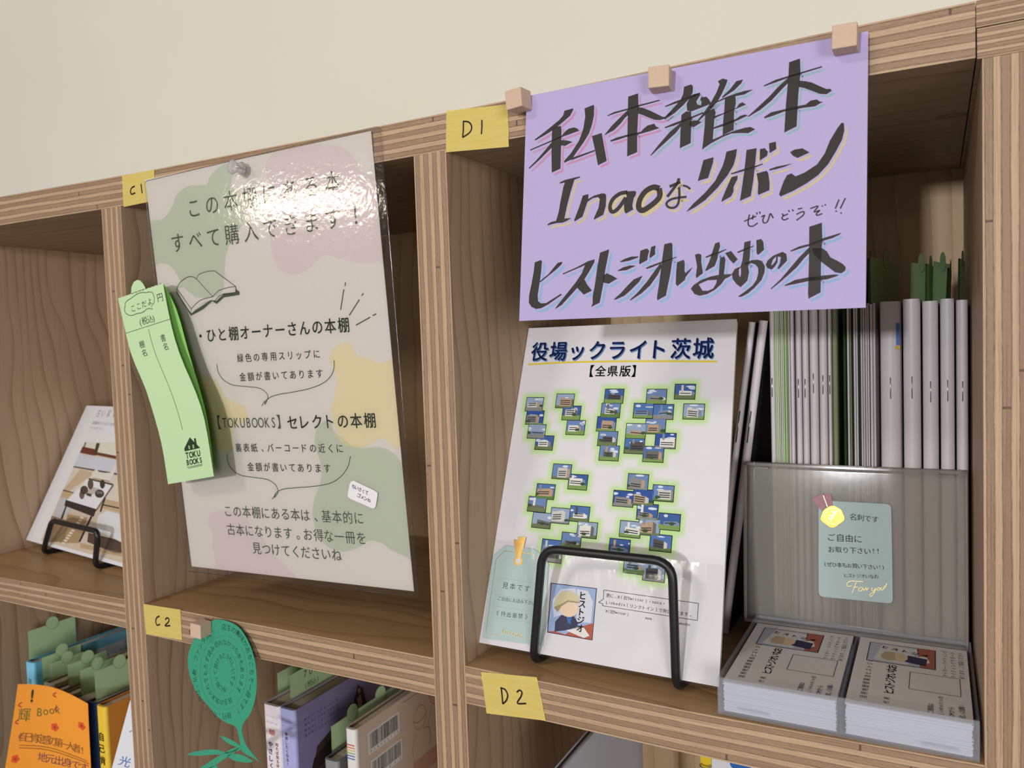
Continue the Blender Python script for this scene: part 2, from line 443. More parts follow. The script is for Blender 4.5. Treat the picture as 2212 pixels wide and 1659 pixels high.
def board(name, x0, x1, ztop, zbot, m_top, m_bot, y0=0.0, y1=DEP, n=8, parent=None):
    """horizontal board; ztop, zbot are functions of x (the boards sag a little)"""
    mb = MB(); u0 = rs.uniform(0, 50); v0 = rs.uniform(0, 9)
    xs = [x0 + (x1 - x0) * i / n for i in range(n + 1)]
    for a, b in zip(xs, xs[1:]):
        A, B, c, d = ztop(a), ztop(b), zbot(a), zbot(b)
        mb.poly([(a, y0, c), (b, y0, d), (b, y0, B), (a, y0, A)], M_EDGE, [(u0 + a, 0), (u0 + b, 0), (u0 + b, 1), (u0 + a, 1)])
        mb.poly([(a, y0, A), (b, y0, B), (b, y1, B), (a, y1, A)], m_top, [(u0 + a, v0), (u0 + b, v0), (u0 + b, v0 + y1 - y0), (u0 + a, v0 + y1 - y0)])
        mb.poly([(a, y1, c), (b, y1, d), (b, y0, d), (a, y0, c)], m_bot, [(u0 + a, v0 + 2), (u0 + b, v0 + 2), (u0 + b, v0 + 2 + y1 - y0), (u0 + a, v0 + 2 + y1 - y0)])
        mb.poly([(b, y1, d), (a, y1, c), (a, y1, A), (b, y1, B)], M_EDGE, [(u0 + b, 0), (u0 + a, 0), (u0 + a, 1), (u0 + b, 1)])
    for x, k in ((x0, 1), (x1, 0)):
        q = [(x, y0, zbot(x)), (x, y0, ztop(x)), (x, y1, ztop(x)), (x, y1, zbot(x))]
        mb.poly(q if k else q[::-1], M_EDGE, [(0, 0), (0, 1), (.26, 1), (.26, 0)])
    return mb.build(name, parent or shelf)
def upright(name, x0, x1, z0, z1):
    mb = MB(); u0 = rs.uniform(0, 50); v0 = rs.uniform(0, 9)
    zt1 = z1(x0) if callable(z1) else z1; zt2 = z1(x1) if callable(z1) else z1
    mb.poly([(x0, 0, z0), (x1, 0, z0), (x1, 0, zt2), (x0, 0, zt1)], M_EDGE, [(u0, 0), (u0, 1), (u0 + zt2 - z0, 1), (u0 + zt1 - z0, 0)])
    for x, k in ((x0, 0), (x1, 1)):
        q = [(x, 0, z0), (x, DEP, z0), (x, DEP, zt1), (x, 0, zt1)]; uv = [(u0, v0 + k), (u0, v0 + k + DEP), (u0 + zt1 - z0, v0 + k + DEP), (u0 + zt1 - z0, v0 + k)]
        mb.poly(q if k else q[::-1], M_SIDE, uv if k else uv[::-1])
    mb.poly([(x1, DEP, z0), (x0, DEP, z0), (x0, DEP, zt1), (x1, DEP, zt1)], M_SIDE)
    return mb.build(name, shelf)
ztf, zbf = (lambda x: interp(TU, x)), (lambda x: interp(TL_, x))
zmf, znf = (lambda x: interp(MT_, x)), (lambda x: interp(MB_, x))
XE = Py(2107, 60, 0).x
board('top_board', -.92, XE, ztf, zbf, M_SIDE, M_CEIL, n=24)
# right end: the top board is rebated over the board of the next bay
zmid = Py(2107, 63, 0).z
board('top_board', XE + .0003, .12, lambda x: ztf(XE) + .0001, lambda x: zmid + .0006, M_SIDE, M_CEIL, n=2)
board('cross_board', XE + .0006, .12, lambda x: zmid, lambda x: zbf(XE) - .0006, M_SIDE, M_CEIL, n=2)
for x0, x1 in PX:
    upright('upright', x0, x1, -.9, (lambda x: zbf(x) - .0001) if x1 < 0 else zbf(XE) - .0008)
upright('upright', .0424, .0661, -.9, zbf(XE) - .0008)
bays = [(-.8459, -.5789), (-.5550, -.2789), (-.2554, .0182)]
for x0, x1 in bays:
    board('shelf_board', x0, x1, zmf, znf, M_SHELF, M_CEIL, n=6, y1=DEP - .001)
    board('shelf_board', x0, x1, lambda x: ZL, lambda x: ZL - .0237, M_SHELF, M_CEIL, n=2, y1=DEP - .001)
    mb = MB(); v0 = rs.uniform(0, 9)
    mb.poly([(x0 - .01, DEP + .001, -.9), (x1 + .01, DEP + .001, -.9), (x1 + .01, DEP + .001, ztf(x1) - .001), (x0 - .01, DEP + .001, ztf(x0) - .001)], M_BACK,
            [(0, v0), (0, v0 + x1 - x0), (1, v0 + x1 - x0), (1, v0)])
    mb.build('back_panel', shelf)

# ------------------------------------------------------------------ purple hand-lettered sign
M_BLK = flat('2e2a27', .55, .3)
M_PUR = paper('b8abd6', .03)
pg = Page(*page_from_px((1126.5, 209.8), (1858.8, 70.4), (1121.6, 693.3), -.0035, -.0035, -.019))
pg.sheet(M_PUR)
def Z(ox, oy, sc): return lambda L: [(ox + x / sc, oy + y / sc) for x, y in L]
def brush(z, polys, col, off):
    for p in polys:
        q = z(p)
        pg.areapx(q, col, 1, off); pg.areapx(q, M_PUR, 2, (off[0] * .45, off[1] * .45)); pg.areapx(q, M_BLK, 3)
PINK, TEAL, YEL, CYA = paper('c98fb2', .06), paper('8db9bd', .06), paper('d0bf9a', .06), paper('8fb5d8', .06)
z1 = Z(1130, 180, 6.9125)
brush(z1, [
 [(620,410),(748,375),(750,400),(700,490),(560,610),(400,730),(300,790),(180,855),(175,840),(300,745),(430,640),(540,550),(600,480)],
 [(435,690),(470,650),(565,638),(575,690),(560,1275),(430,1335),(425,1000)],
 [(105,990),(430,850),(570,790),(640,710),(690,675),(765,660),(820,680),(820,695),(850,705),(700,760),(560,810),(430,870),(110,1005)],
 [(85,1265),(200,1150),(330,1000),(430,880),(430,960),(350,1040),(250,1140),(95,1275)],
 [(565,850),(660,855),(738,875),(628,937),(560,925)],
 [(920,375),(1055,322),(1062,345),(1060,480),(1030,620),(985,750),(900,890),(800,1030),(745,1110),(720,1140),(620,1187),(610,1165),(720,1040),(840,850),(900,680),(930,500)],
 [(740,1110),(1070,995),(1075,1012),(880,1090),(720,1150)],
 [(1030,790),(1175,742),(1250,1160),(1120,1225),(1080,1020)],
 [(1570,200),(1718,152),(1725,330),(1705,760),(1705,1030),(1555,1092),(1560,700)],
 [(1255,483),(1360,430),(1570,375),(1725,325),(2040,245),(2040,262),(1725,350),(1560,400),(1350,460),(1260,490)],
 [(1217,770),(1330,630),(1450,510),(1570,395),(1575,470),(1520,520),(1460,600),(1360,700),(1220,775)],
 [(1710,360),(1780,365),(1900,410),(2020,470),(2080,500),(2130,505),(2210,430),(2215,455),(2100,535),(2040,552),(1960,545),(1870,510),(1790,475),(1720,455)],
 [(1300,855),(1400,810),(1560,768),(1760,725),(1800,680),(1860,630),(1960,603),(1985,645),(2037,670),(1900,715),(1700,770),(1550,800),(1400,850),(1310,872)],
], PINK, (6, 6))
z2 = Z(1400, 110, 5.2667)
brush(z2, [
 [(410,410),(490,382),(510,400),(510,470),(480,530),(400,620),(300,710),(190,778),(180,765),(280,660),(370,560),(400,490)],
 [(190,630),(300,580),(480,515),(590,475),(590,490),(480,545),(300,605),(200,638)],
 [(500,500),(592,475),(590,510),(550,575),(560,610),(600,620),(610,580),(595,560),(600,530),(665,522),(698,560),(720,600),(600,650),(490,690),(445,680),(440,600),(480,530)],
 [(380,730),(430,690),(490,690),(495,780),(485,1050),(362,1108),(370,900)],
 [(187,870),(300,820),(480,755),(625,695),(630,710),(480,780),(300,850),(195,880)],
 [(25,1190),(120,1070),(250,920),(370,820),(380,850),(320,930),(200,1040),(35,1190)],
 [(480,800),(560,790),(610,812),(520,870),(470,850)],
 [(795,345),(850,315),(905,330),(890,380),(840,490),(800,560),(720,660),(640,740),(570,805),(565,790),(650,680),(720,580),(780,470),(815,380)],
 [(1005,345),(1078,327),(1060,370),(980,450),(850,535),(840,525),(930,440)],
 [(650,700),(750,655),(770,700),(755,780),(745,900),(735,1040),(615,1122),(625,1050),(645,850)],
 [(700,640),(790,570),(900,520),(1000,485),(1100,455),(1195,440),(1100,495),(980,520),(880,545),(780,590),(715,660)],
 [(875,545),(995,515),(1000,600),(980,680),(975,900),(850,960),(855,800),(870,650)],
 [(750,745),(880,700),(1010,645),(1040,600),(1075,585),(1115,612),(1000,660),(880,710),(750,770)],
 [(745,870),(880,820),(1000,775),(1050,740),(1100,725),(1138,735),(1000,800),(880,850),(745,890)],
 [(735,1010),(850,960),(980,910),(1100,875),(1165,865),(1220,893),(1140,937),(1060,935),(950,940),(850,980),(730,1045)],
 [(1605,130),(1728,88),(1735,240),(1710,500),(1690,860),(1550,930),(1570,600),(1598,280)],
 [(1315,395),(1450,330),(1600,285),(1735,245),(1978,173),(1978,188),(1735,265),(1600,305),(1450,360),(1320,405)],
 [(1133,748),(1240,650),(1380,520),(1480,410),(1600,300),(1600,360),(1520,440),(1400,570),(1280,670),(1140,752)],
 [(1720,340),(1790,345),(1860,360),(1960,405),(2030,435),(2075,432),(2090,455),(2030,495),(1950,490),(1850,450),(1780,425),(1710,410)],
 [(1317,755),(1400,700),(1550,665),(1700,630),(1795,610),(1850,565),(1920,553),(1955,578),(1988,580),(1900,632),(1760,650),(1550,690),(1420,740),(1330,768)],
], TEAL, (6, 6))
z3 = Z(1160, 360, 6.1444)
def pst(z, pts, wz, sc, lay=3, m=M_BLK, sm=4): pg.strokepx(z(pts), wz / sc, m, lay, sm)
brush(z3, [
 [(303,225),(305,208),(380,175),(500,145),(575,130),(570,145),(497,175),(450,330),(400,520),(365,690),(455,682),(400,720),(340,745),(260,750),(145,778),(140,765),(190,735),(255,720),(290,600),(310,480),(350,280),(370,210)],
 [(610,385),(680,365),(685,390),(680,430),(760,385),(860,355),(905,358),(918,380),(920,430),(915,480),(915,520),(880,640),(760,703),(755,690),(820,540),(835,430),(810,405),(740,420),(670,470),(640,560),(605,665),(500,728),(495,710),(560,540)],
 [(1185,330),(1300,322),(1318,340),(1310,380),(1285,420),(1275,470),(1265,520),(1278,570),(1180,625),(1160,590),(1155,500),(1190,400)],
], YEL, (6, 7))
for c, l, o in ((YEL, 1, (36, 42)), (M_BLK, 3, (0, 0))):
    sh = lambda L: [(x + o[0], y + o[1]) for x, y in L]
    pst(z3, sh([(1200,340),(1100,360),(1010,430),(970,520),(985,590),(1030,595),(1100,530),(1180,410)]), 52, 6.1444, l, c)
    pst(z3, sh([(1625,290),(1540,275),(1440,330),(1370,430),(1350,530),(1385,580),(1450,560),(1570,470),(1630,390),(1622,290)]), 74, 6.1444, l, c)
    for st, wz in (([(1885,155),(1855,235),(1730,400)], 38), ([(1760,265),(1905,205)], 38), ([(1935,250),(1990,265),(2035,298)], 26), ([(1888,275),(1890,400),(1870,500),(1820,545),(1750,540),(1718,490),(1770,440),(1860,415),(1985,402)], 30)):
        pst(z3, sh(st), wz, 6.1444, l, c)
z4 = Z(1460, 250, 5.53)
brush(z4, [
 [(330,530),(450,497),(445,560),(420,640),(385,745),(262,780),(300,650)],
 [(605,430),(730,398),(720,480),(690,590),(620,710),(500,860),(350,1010),(220,1100),(125,1148),(200,1060),(350,920),(470,780),(560,600),(590,500)],
 [(845,410),(965,388),(950,560),(925,780),(895,962),(765,1018),(780,930),(820,650)],
 [(655,690),(800,640),(950,600),(1040,570),(1040,582),(960,615),(820,660),(665,703)],
 [(665,735),(740,715),(735,760),(690,850),(688,910),(660,965),(545,1030),(550,1000),(600,880)],
 [(965,690),(1085,658),(1105,690),(1120,800),(1118,890),(985,948),(980,920),(985,800)],
 [(1005,400),(1060,388),(1100,430),(1090,480),(1003,537)], [(1113,330),(1195,310),(1200,400),(1120,447)],
 [(1115,640),(1200,610),(1300,590),(1398,570),(1300,610),(1200,640),(1120,655)],
 [(1365,435),(1420,405),(1510,390),(1598,440),(1455,505),(1400,480)],
 [(1980,85),(2008,90),(2012,180),(1985,290),(1910,430),(1820,580),(1700,710),(1560,810),(1400,900),(1250,967),(1245,950),(1232,945),(1250,890),(1290,780),(1330,710),(1380,690),(1430,725),(1540,680),(1690,580),(1780,450),(1840,300),(1930,150)],
], YEL, (7, 8))
for st in ([(815,1262),(900,1225),(960,1200)], [(880,1180),(865,1250),(870,1310),(920,1320),(980,1280)], [(925,1185),(915,1240)], [(965,1155),(972,1180)], [(1000,1145),(1008,1172)],
           [(1020,1210),(1060,1190),(1040,1240),(1050,1280),(1090,1270),(1115,1210),(1130,1170),(1165,1225)],
           [(1270,1170),(1290,1200)], [(1340,1175),(1280,1200),(1270,1230),(1300,1245),(1345,1225)], [(1345,1130),(1358,1150)], [(1390,1120),(1405,1140)],
           [(1455,1115),(1510,1105)], [(1440,1180),(1500,1150),(1530,1150),(1520,1190),(1440,1250)],
           [(1605,1110),(1700,1080),(1650,1150),(1720,1130),(1680,1170),(1690,1190),(1750,1170)], [(1745,1075),(1755,1085)], [(1780,1060),(1792,1072)],
           [(1950,1000),(1905,1110)], [(1910,1132),(1920,1148)], [(2025,985),(1965,1110)], [(1970,1155),(1980,1170)]):
    pst(z4, st, 15, 5.53)
z5 = Z(1130, 510, 5.978)
brush(z5, [
 [(152,340),(230,310),(245,330),(235,450),(215,600),(190,760),(195,840),(230,870),(300,865),(370,820),(490,745),(500,760),(440,800),(330,880),(240,930),(170,942),(110,915),(75,860),(80,760),(110,620),(140,450)],
 [(215,585),(330,490),(420,380),(450,345),(510,332),(495,370),(420,440),(330,510),(220,600)],
 [(510,485),(700,400),(840,325),(925,300),(920,340),(860,450),(795,555),(700,670),(600,780),(500,890),(410,945),(440,900),(560,750),(680,600),(760,480),(800,375),(650,440),(520,495)],
 [(795,560),(830,630),(890,705),(785,757),(740,710),(700,670),(720,620)],
 [(995,215),(1110,172),(1105,220),(1060,450),(1040,600),(990,860),(880,915),(900,870),(900,780),(930,620),(960,400)],
 [(1040,510),(1080,480),(1150,510),(1218,550),(1105,617),(1035,600)],
 [(1252,330),(1310,295),(1400,265),(1495,262),(1480,280),(1370,320),(1260,338)], [(1222,445),(1290,405),(1380,380),(1457,382),(1340,440),(1225,452)],
 [(1170,820),(1260,740),(1350,640),(1430,560),(1543,512),(1500,590),(1400,690),(1310,770),(1200,820)],
 [(1515,190),(1600,160),(1630,190),(1615,240),(1605,310),(1505,365),(1500,340)], [(1655,140),(1710,122),(1705,180),(1708,235),(1640,287),(1632,260)],
 [(1825,105),(1915,85),(1930,110),(1930,300),(1900,500),(1870,640),(1845,770),(1735,830),(1730,790),(1760,600),(1790,350)],
 [(1587,410),(1640,385),(1790,330),(1900,295),(1985,265),(1985,275),(1900,310),(1790,350),(1650,410),(1595,425)],
 [(1378,825),(1480,730),(1600,590),(1700,450),(1780,340),(1790,400),(1740,500),(1640,640),(1530,740),(1390,830)],
], CYA, (7, 7))
z6 = Z(1450, 460, 5.53)
brush(z6, [
 [(70,590),(150,560),(162,600),(160,690),(170,720),(255,645),(230,690),(170,770),(165,800),(75,875),(55,850),(60,700)],
 [(285,500),(325,485),(360,500),(360,590),(380,720),(300,780),(295,750),(310,640)],
 [(525,365),(575,347),(585,400),(560,480),(555,540),(520,635),(415,695),(410,680),(460,570),(500,440)], [(408,525),(480,490),(580,460),(660,430),(660,440),(580,480),(480,515),(415,537)],
 [(645,480),(715,455),(795,555),(745,605),(700,560)],
 [(585,535),(635,520),(650,560),(635,680),(630,735),(730,730),(700,760),(640,790),(600,850),(520,920),(430,970),(340,990),(280,970),(235,905),(270,860),(360,800),(470,760),(570,740),(575,650)],
 [(875,350),(950,332),(945,400),(940,530),(920,640),(930,710),(910,810),(830,888),(780,850),(735,790),(725,730),(760,670),(830,640),(850,570),(865,450)],
 [(790,465),(870,430),(985,390),(985,400),(900,440),(795,480)],
 [(880,600),(960,565),(1030,558),(1085,575),(1120,640),(1115,710),(1080,800),(1000,890),(920,960),(840,1002),(795,1000),(880,940),(970,870),(1020,800),(1040,720),(1040,660),(1010,620),(960,600),(880,620)],
 [(1018,325),(1075,312),(1100,345),(1110,440),(1040,503),(1020,480)],
 [(1130,620),(1150,570),(1220,510),(1330,465),(1375,490),(1385,570),(1285,672),(1270,660),(1300,600),(1310,530),(1275,520),(1270,590),(1240,640),(1200,678),(1150,660)],
 [(1650,165),(1800,117),(1805,300),(1790,600),(1785,950),(1640,1025),(1635,950),(1645,600)],
 [(1425,450),(1530,400),(1650,370),(1805,305),(2030,237),(2010,260),(1930,300),(1800,340),(1650,395),(1530,430),(1430,462)],
 [(1187,905),(1310,790),(1420,660),(1530,530),(1650,410),(1660,470),(1590,540),(1500,650),(1390,750),(1260,860),(1195,912)],
 [(1680,420),(1800,420),(1860,460),(1900,530),(1980,570),(2050,610),(2085,650),(2080,690),(2030,722),(1960,710),(1880,650),(1800,590),(1700,490)],
 [(1352,865),(1480,800),(1640,770),(1800,750),(1950,735),(2000,740),(1980,755),(1860,795),(1640,815),(1480,850),(1360,872)],
], CYA, (7, 7))
for hole in ([(330,855),(375,930),(440,930),(500,905),(540,840),(545,800),(440,805),(380,830)], [(808,680),(832,650),(835,720),(825,770),(810,740)], [(1195,625),(1215,560),(1255,520),(1250,570),(1210,620)]):
    pg.areapx(z6(hole), M_PUR, 4)
put(pg.build('paper_sign'), 'lilac paper sign with large black brush lettering pinned over the right bay', 'sign')

# ------------------------------------------------------------------ wooden cube pins
t = NT('pale_beech'); tc = t.new('ShaderNodeTexCoord').outputs['Object']
mp = t.new('ShaderNodeMapping'); t.link(tc, mp.inputs[0]); mp.inputs['Scale'].default_value = (700, 700, 4000)
M_BEECH = t.bsdf(t.mix(t.noise(mp.outputs[0], 1.0, 3), lin('c3a68e'), lin('d3b9a2')), .65, .25)
M_STEEL = flat('b8b8b8', .25, .5, Metallic=1.0)
def cube_pin(uv, y0, rot, label, size=.0104, tilt=0):
    c = Py(*uv, y0)
    T = Matrix.Translation(c + Vector((0, -size / 2 - .0004, 0))) @ Matrix.Rotation(rot, 4, 'Y') @ Matrix.Rotation(tilt, 4, 'Z')
    root = thing('cube_push_pin', c, label, 'push pin', 'wooden cube push pins')
    h = size / 2; mb = MB(); mb.box((-h, -h, -h), (h, h, h), M_BEECH, T)
    mb.build('block', root, bevel=.0004)
    mb = MB(); mb.tube([T @ Vector((0, h, 0)), T @ Vector((0, h + .006, 0))], [.0005, .0002], M_STEEL, 8); mb.build('needle', root)
cube_pin((1130, 223), -.0037, -.05, 'wooden cube pin at the left corner of the lilac sign', tilt=-.1)
cube_pin((1434, 178), -.0037, .03, 'wooden cube pin at the middle of the lilac sign top edge', tilt=.12)
cube_pin((1829, 93), -.0037, .03, 'wooden cube pin at the right corner of the lilac sign')
cube_pin((447, 1353), -.003, .06, 'wooden cube pin holding the green paper leaf', tilt=.05)

# ------------------------------------------------------------------ yellow tape labels
t = NT('yellow_washi_tape'); tc = t.new('ShaderNodeTexCoord').outputs['Object']
mp = t.new('ShaderNodeMapping'); t.link(tc, mp.inputs[0]); mp.inputs['Scale'].default_value = (60, 60, 600)
M_TAPE = t.bsdf(t.mix(t.noise(mp.outputs[0], 1.0, 3), lin('dac163'), lin('ead782')), .6, .25)
tr = t.new('ShaderNodeBsdfTransparent'); ms = t.new('ShaderNodeMixShader'); ms.inputs[0].default_value = .80
tr.inputs[0].default_value = lin('e0c050')
t.link(tr.outputs[0], ms.inputs[1]); t.link(t.p.outputs[0], ms.inputs[2]); t.link(ms.outputs[0], t.out.inputs[0])
def tape(label, quad, strokes, wpx):
    a, b, c = Py(*quad[0], -.0004), Py(*quad[1], -.0004), Py(*quad[3], -.0004)
    g = Page(c, b - a, a - c, (b - a).length, (a - c).length)
    q = [g.loc(*p) for p in quad]
    rj = random.Random(len(label))
    rim = []
    for (x0, y0), (x1, y1) in zip(q, q[1:] + q[:1]):      # torn, slightly ragged ends
        for k in range(12):
            j = rj.uniform(-1, 1) * .00018 if abs(x1 - x0) < abs(y1 - y0) else 0
            rim.append((x0 + (x1 - x0) * k / 12 + j, y0 + (y1 - y0) * k / 12))
    g.area(rim, M_TAPE, 0, False)
    for st in strokes: g.strokepx(st, wpx, flat('2a2320', .5), 2, 4)
    put(g.build('tape_label'), label, 'label', 'yellow tape labels')
zz = Z(0, 350, 4.022)
tape('yellow tape label C 1 on the top board beside the poster', [(263.6, 379.8), (333, 366), (336, 433), (267, 447)],
     [zz([(1172, 210), (1145, 225), (1134, 255), (1145, 280), (1176, 268)]), zz([(1226, 190), (1230, 230), (1236, 272)])], 3.6)
tape('yellow tape label D 1 on the top board beside the lilac sign', [(964, 239), (1097, 225.5), (1099, 317), (963.5, 329)],
     [[(1001, 263), (1001, 280), (999.5, 297)], [(1000, 262), (1013, 264), (1019, 274), (1015, 286), (999.5, 297)], [(1041, 259), (1041, 275), (1040, 290)]], 3.6)
zz = Z(0, 1250, 4.022)
tape('yellow tape label C 2 on the shelf edge beside the green leaf', [(309.6, 1304.7), (389.6, 1317), (393.3, 1383), (315.8, 1369.3)],
     [zz([(1387, 325), (1362, 340), (1354, 370), (1364, 403), (1392, 396)]), zz([(1436, 358), (1450, 341), (1468, 350), (1464, 376), (1434, 409), (1480, 408)])], 3.4)
zz = Z(850, 1250, 3.16)
tape('yellow tape label D 2 on the shelf edge below the booklet', [(1039, 1451.6), (1160, 1463), (1179, 1557), (1051, 1541)],
     [zz([(735, 742), (742, 800), (746, 855)]), zz([(730, 745), (762, 757), (780, 795), (770, 832), (746, 855)]), zz([(842, 776), (860, 761), (877, 775), (870, 806), (846, 850), (906, 852)])], 3.6)

# ------------------------------------------------------------------ laminated poster
def lam_film():
    t = NT('laminate_film'); tc = t.new('ShaderNodeTexCoord').outputs['Object']
    gl = t.new('ShaderNodeBsdfGlossy'); gl.inputs['Roughness'].default_value = .09; gl.inputs['Color'].default_value = (1, 1, 1, 1)
    trn = t.new('ShaderNodeBsdfTransparent'); trn.inputs[0].default_value = (.93, .93, .95, 1)
    n = t.noise(tc, 230, 2)
    b = t.new('ShaderNodeBump'); b.inputs['Strength'].default_value = .3; b.inputs['Distance'].default_value = .00035; t.link(n, b.inputs['Height'])
    t.link(b.outputs[0], gl.inputs['Normal'])
    fr = t.new('ShaderNodeFresnel'); fr.inputs[0].default_value = 1.45
    ms = t.new('ShaderNodeMixShader'); t.link(t.math('MULTIPLY_ADD', fr.outputs[0], 1.0, .02), ms.inputs[0]); t.link(trn.outputs[0], ms.inputs[1]); t.link(gl.outputs[0], ms.inputs[2]); t.link(ms.outputs[0], t.out.inputs[0])
    return t.m
M_FILM = lam_film()
pos = thing('laminated_poster', Py(560, 330, -.006), 'laminated Japanese notice with pastel blobs pinned over the middle bay', 'poster')
pg = Page(*page_from_px((318, 387.7), (807.6, 281.6), (414, 1223.5), -.0055, -.0015, .012))
M_PAP = paper('d9d3c9', .02)
pg.sheet(M_PAP)
E5, E6 = Z(250, 250, 3.16), Z(250, 750, 3.016)
SAGE, LIL, YEL2, OLV = paper('c2c8b2', .03), paper('d8cac8', .03), paper('dfd3ad', .03), paper('d0cca4', .03)
pg.areapx(E5([(765,325),(798,370),(795,430),(790,480),(840,540),(880,640),(865,740),(790,850),(750,960),(745,1060),(742,1170),(715,1245),(640,1285),(540,1255),(460,1170),(415,1080),(345,1010),(220,1000),(220,740),(320,705),(385,620),(420,535),(500,480),(615,470),(640,420),(690,365)]), SAGE, 1, sm=4)
pg.areapx(E5([(1020,330),(1100,240),(1220,205),(1450,198),(1570,230),(1635,300),(1670,375),(1760,410),(1860,440),(1860,950),(1780,995),(1690,1005),(1560,985),(1440,950),(1370,990),(1290,1060),(1200,1085),(1110,1040),(1065,920),(1050,780),(1030,640),(1090,540),(1040,430)]), LIL, 1, sm=4)
pg.areapx(E5([(1462,1650),(1490,1590),(1540,1555),(1600,1560),(1650,1640)]) + E6([(1640,70),(1720,105),(1860,110),(1860,640),(1740,592),(1640,640),(1555,655),(1480,600),(1420,500),(1408,400),(1430,300),(1442,200),(1405,110)]), YEL2, 1, sm=4)
pg.areapx(E6([(490,200),(600,193),(670,235),(700,310),(760,358),(825,378),(860,430),(840,480),(775,525),(758,590),(775,640),(740,682),(690,672),(650,640),(600,622),(500,600)]), YEL2, 1, sm=4)
pg.areapx(E6([(1365,478),(1318,520),(1295,590),(1310,680),(1340,780),(1330,890),(1292,1000),(1284,1100),(1310,1200),(1370,1290),(1470,1332),(1570,1310),(1650,1262),(1730,1275),(1800,1325),(1880,1358),(1960,1360),(1930,860),(1850,740),(1800,685),(1720,652),(1600,657),(1500,640),(1430,570),(1400,500)]), SAGE, 2, sm=4)
pg.areapx(E6([(1415,540),(1470,590),(1555,653),(1600,655),(1500,640),(1430,570),(1395,495)]), OLV, 3, sm=4)
pg.areapx(E6([(700,1062),(625,1080),(600,1145),(635,1220),(630,1300),(650,1400),(660,1520),(1150,1520),(1100,1420),(1020,1350),(960,1250),(900,1195),(850,1120),(790,1078)]), LIL, 1, sm=4)
INK = flat('4a5540', .6)
pt = lambda st, a, b, em, bold=0.0, wide=.95: pg.textpx(st, a, b, em, INK, 4, bold, wide)
pt('この本棚にある本', (419.3, 450), (718.4, 394), 49)
pt('すべて購入できます！', (384.5, 525.3), (768.4, 465.2), 49)
pt('・ひと棚オーナーさんの本棚', (433.5, 726.3), (742, 702.5), 33, .012)
pt('緑色の専用スリップに', (519.2, 773.9), (684.4, 764.9), 20.5, .004)
pt('金額が書いてあります', (524.5, 814.7), (690.3, 807), 20.5, .004)
pt('【', (474, 912.5), (474, 912.5), 32); pt('】', (602, 911.5), (602, 911.5), 32); pt('・', (445, 912.5), (445, 912.5), 36, .02)
pt('TOKUBOOKS', (485.4, 913.1), (590.8, 912.5), 31, 0, .72)
pt('セレクトの本棚', (631.3, 913.1), (798.7, 908.5), 34, .012)
pt('裏表紙、バーコードの近くに', (515.3, 967.2), (734, 968.8), 20.5, .004)
pt('金額が書いてあります', (541.8, 1008.6), (706.9, 1011.9), 20.5, .004)
pt('この本棚にある本は、基本的に', (492.7, 1104), (775.5, 1119.7), 28)
pt('古本になります。お得な一冊を', (499.3, 1143.9), (780.5, 1162.8), 28)
pt('見つけてくださいね', (555, 1184.4), (727.5, 1199.3), 28)
LN = lambda z, L, wd=1.5, sm=5: pg.strokepx(z(L), wd, INK, 4, sm)
LN(E6, [(660,110),(668,160),(700,210),(760,245),(850,256),(930,265),(975,290),(992,320),(985,350),(972,372),(978,350),(1010,325),(1060,308),(1150,293),(1260,270),(1350,235),(1400,190),(1422,140),(1423,85)])
LN(E6, [(972,350),(952,382)], 1.5, 1)
LN(E6, [(726,690),(730,740),(755,790),(810,832),(900,848),(990,862),(1040,895),(1058,935),(1050,960),(1035,978),(1045,950),(1090,925),(1180,915),(1300,905),(1400,885),(1470,840),(1515,775),(1530,710)])
LN(E6, [(1045,955),(1020,990)], 1.5, 1)
for L in ([(1570,1137),(1565,1162)], [(1558,1185),(1536,1325)], [(1692,1212),(1680,1228)], [(1664,1255),(1595,1362)], [(1780,1352),(1755,1364)], [(1738,1375),(1640,1430)]): LN(E5, L, 2.4, 1)
# open book drawing
pg.areapx(E5([(415,1205),(515,1365),(600,1320),(660,1265),(690,1285),(740,1240),(847,1222),(845,1200),(820,1185),(660,1250),(520,1345),(425,1185)]), INK, 4)
pg.areapx(E5([(420,1180),(440,1140),(490,1105),(550,1110),(570,1085),(620,1065),(675,1058),(815,1160),(820,1205),(740,1215),(690,1262),(655,1258),(600,1275),(517,1352),(420,1205)]), M_PAP, 5)
pg.areapx(E5([(420,1180),(440,1140),(490,1105),(550,1110),(570,1085),(620,1065),(675,1058),(742,1105),(742,1170),(715,1230),(640,1245),(545,1240),(465,1170)]), SAGE, 6)
LB = lambda L, sm=5: pg.strokepx(E5(L), 1.3, flat('23281f', .6), 7, sm)
LB([(420,1180),(440,1140),(490,1102),(530,1100),(555,1115)]); LB([(555,1115),(570,1085),(620,1065),(675,1058)]); LB([(675,1058),(820,1165)], 1)
LB([(555,1115),(665,1235)], 1); LB([(420,1180),(517,1318)], 1); LB([(517,1318),(580,1260),(665,1235)]); LB([(665,1235),(705,1195),(760,1175),(820,1165)])
LB([(420,1180),(418,1208),(517,1352),(517,1318)], 1); LB([(820,1165),(820,1205),(740,1215),(700,1240),(680,1262)], 2)
pg.build('printed_sheet', pos)
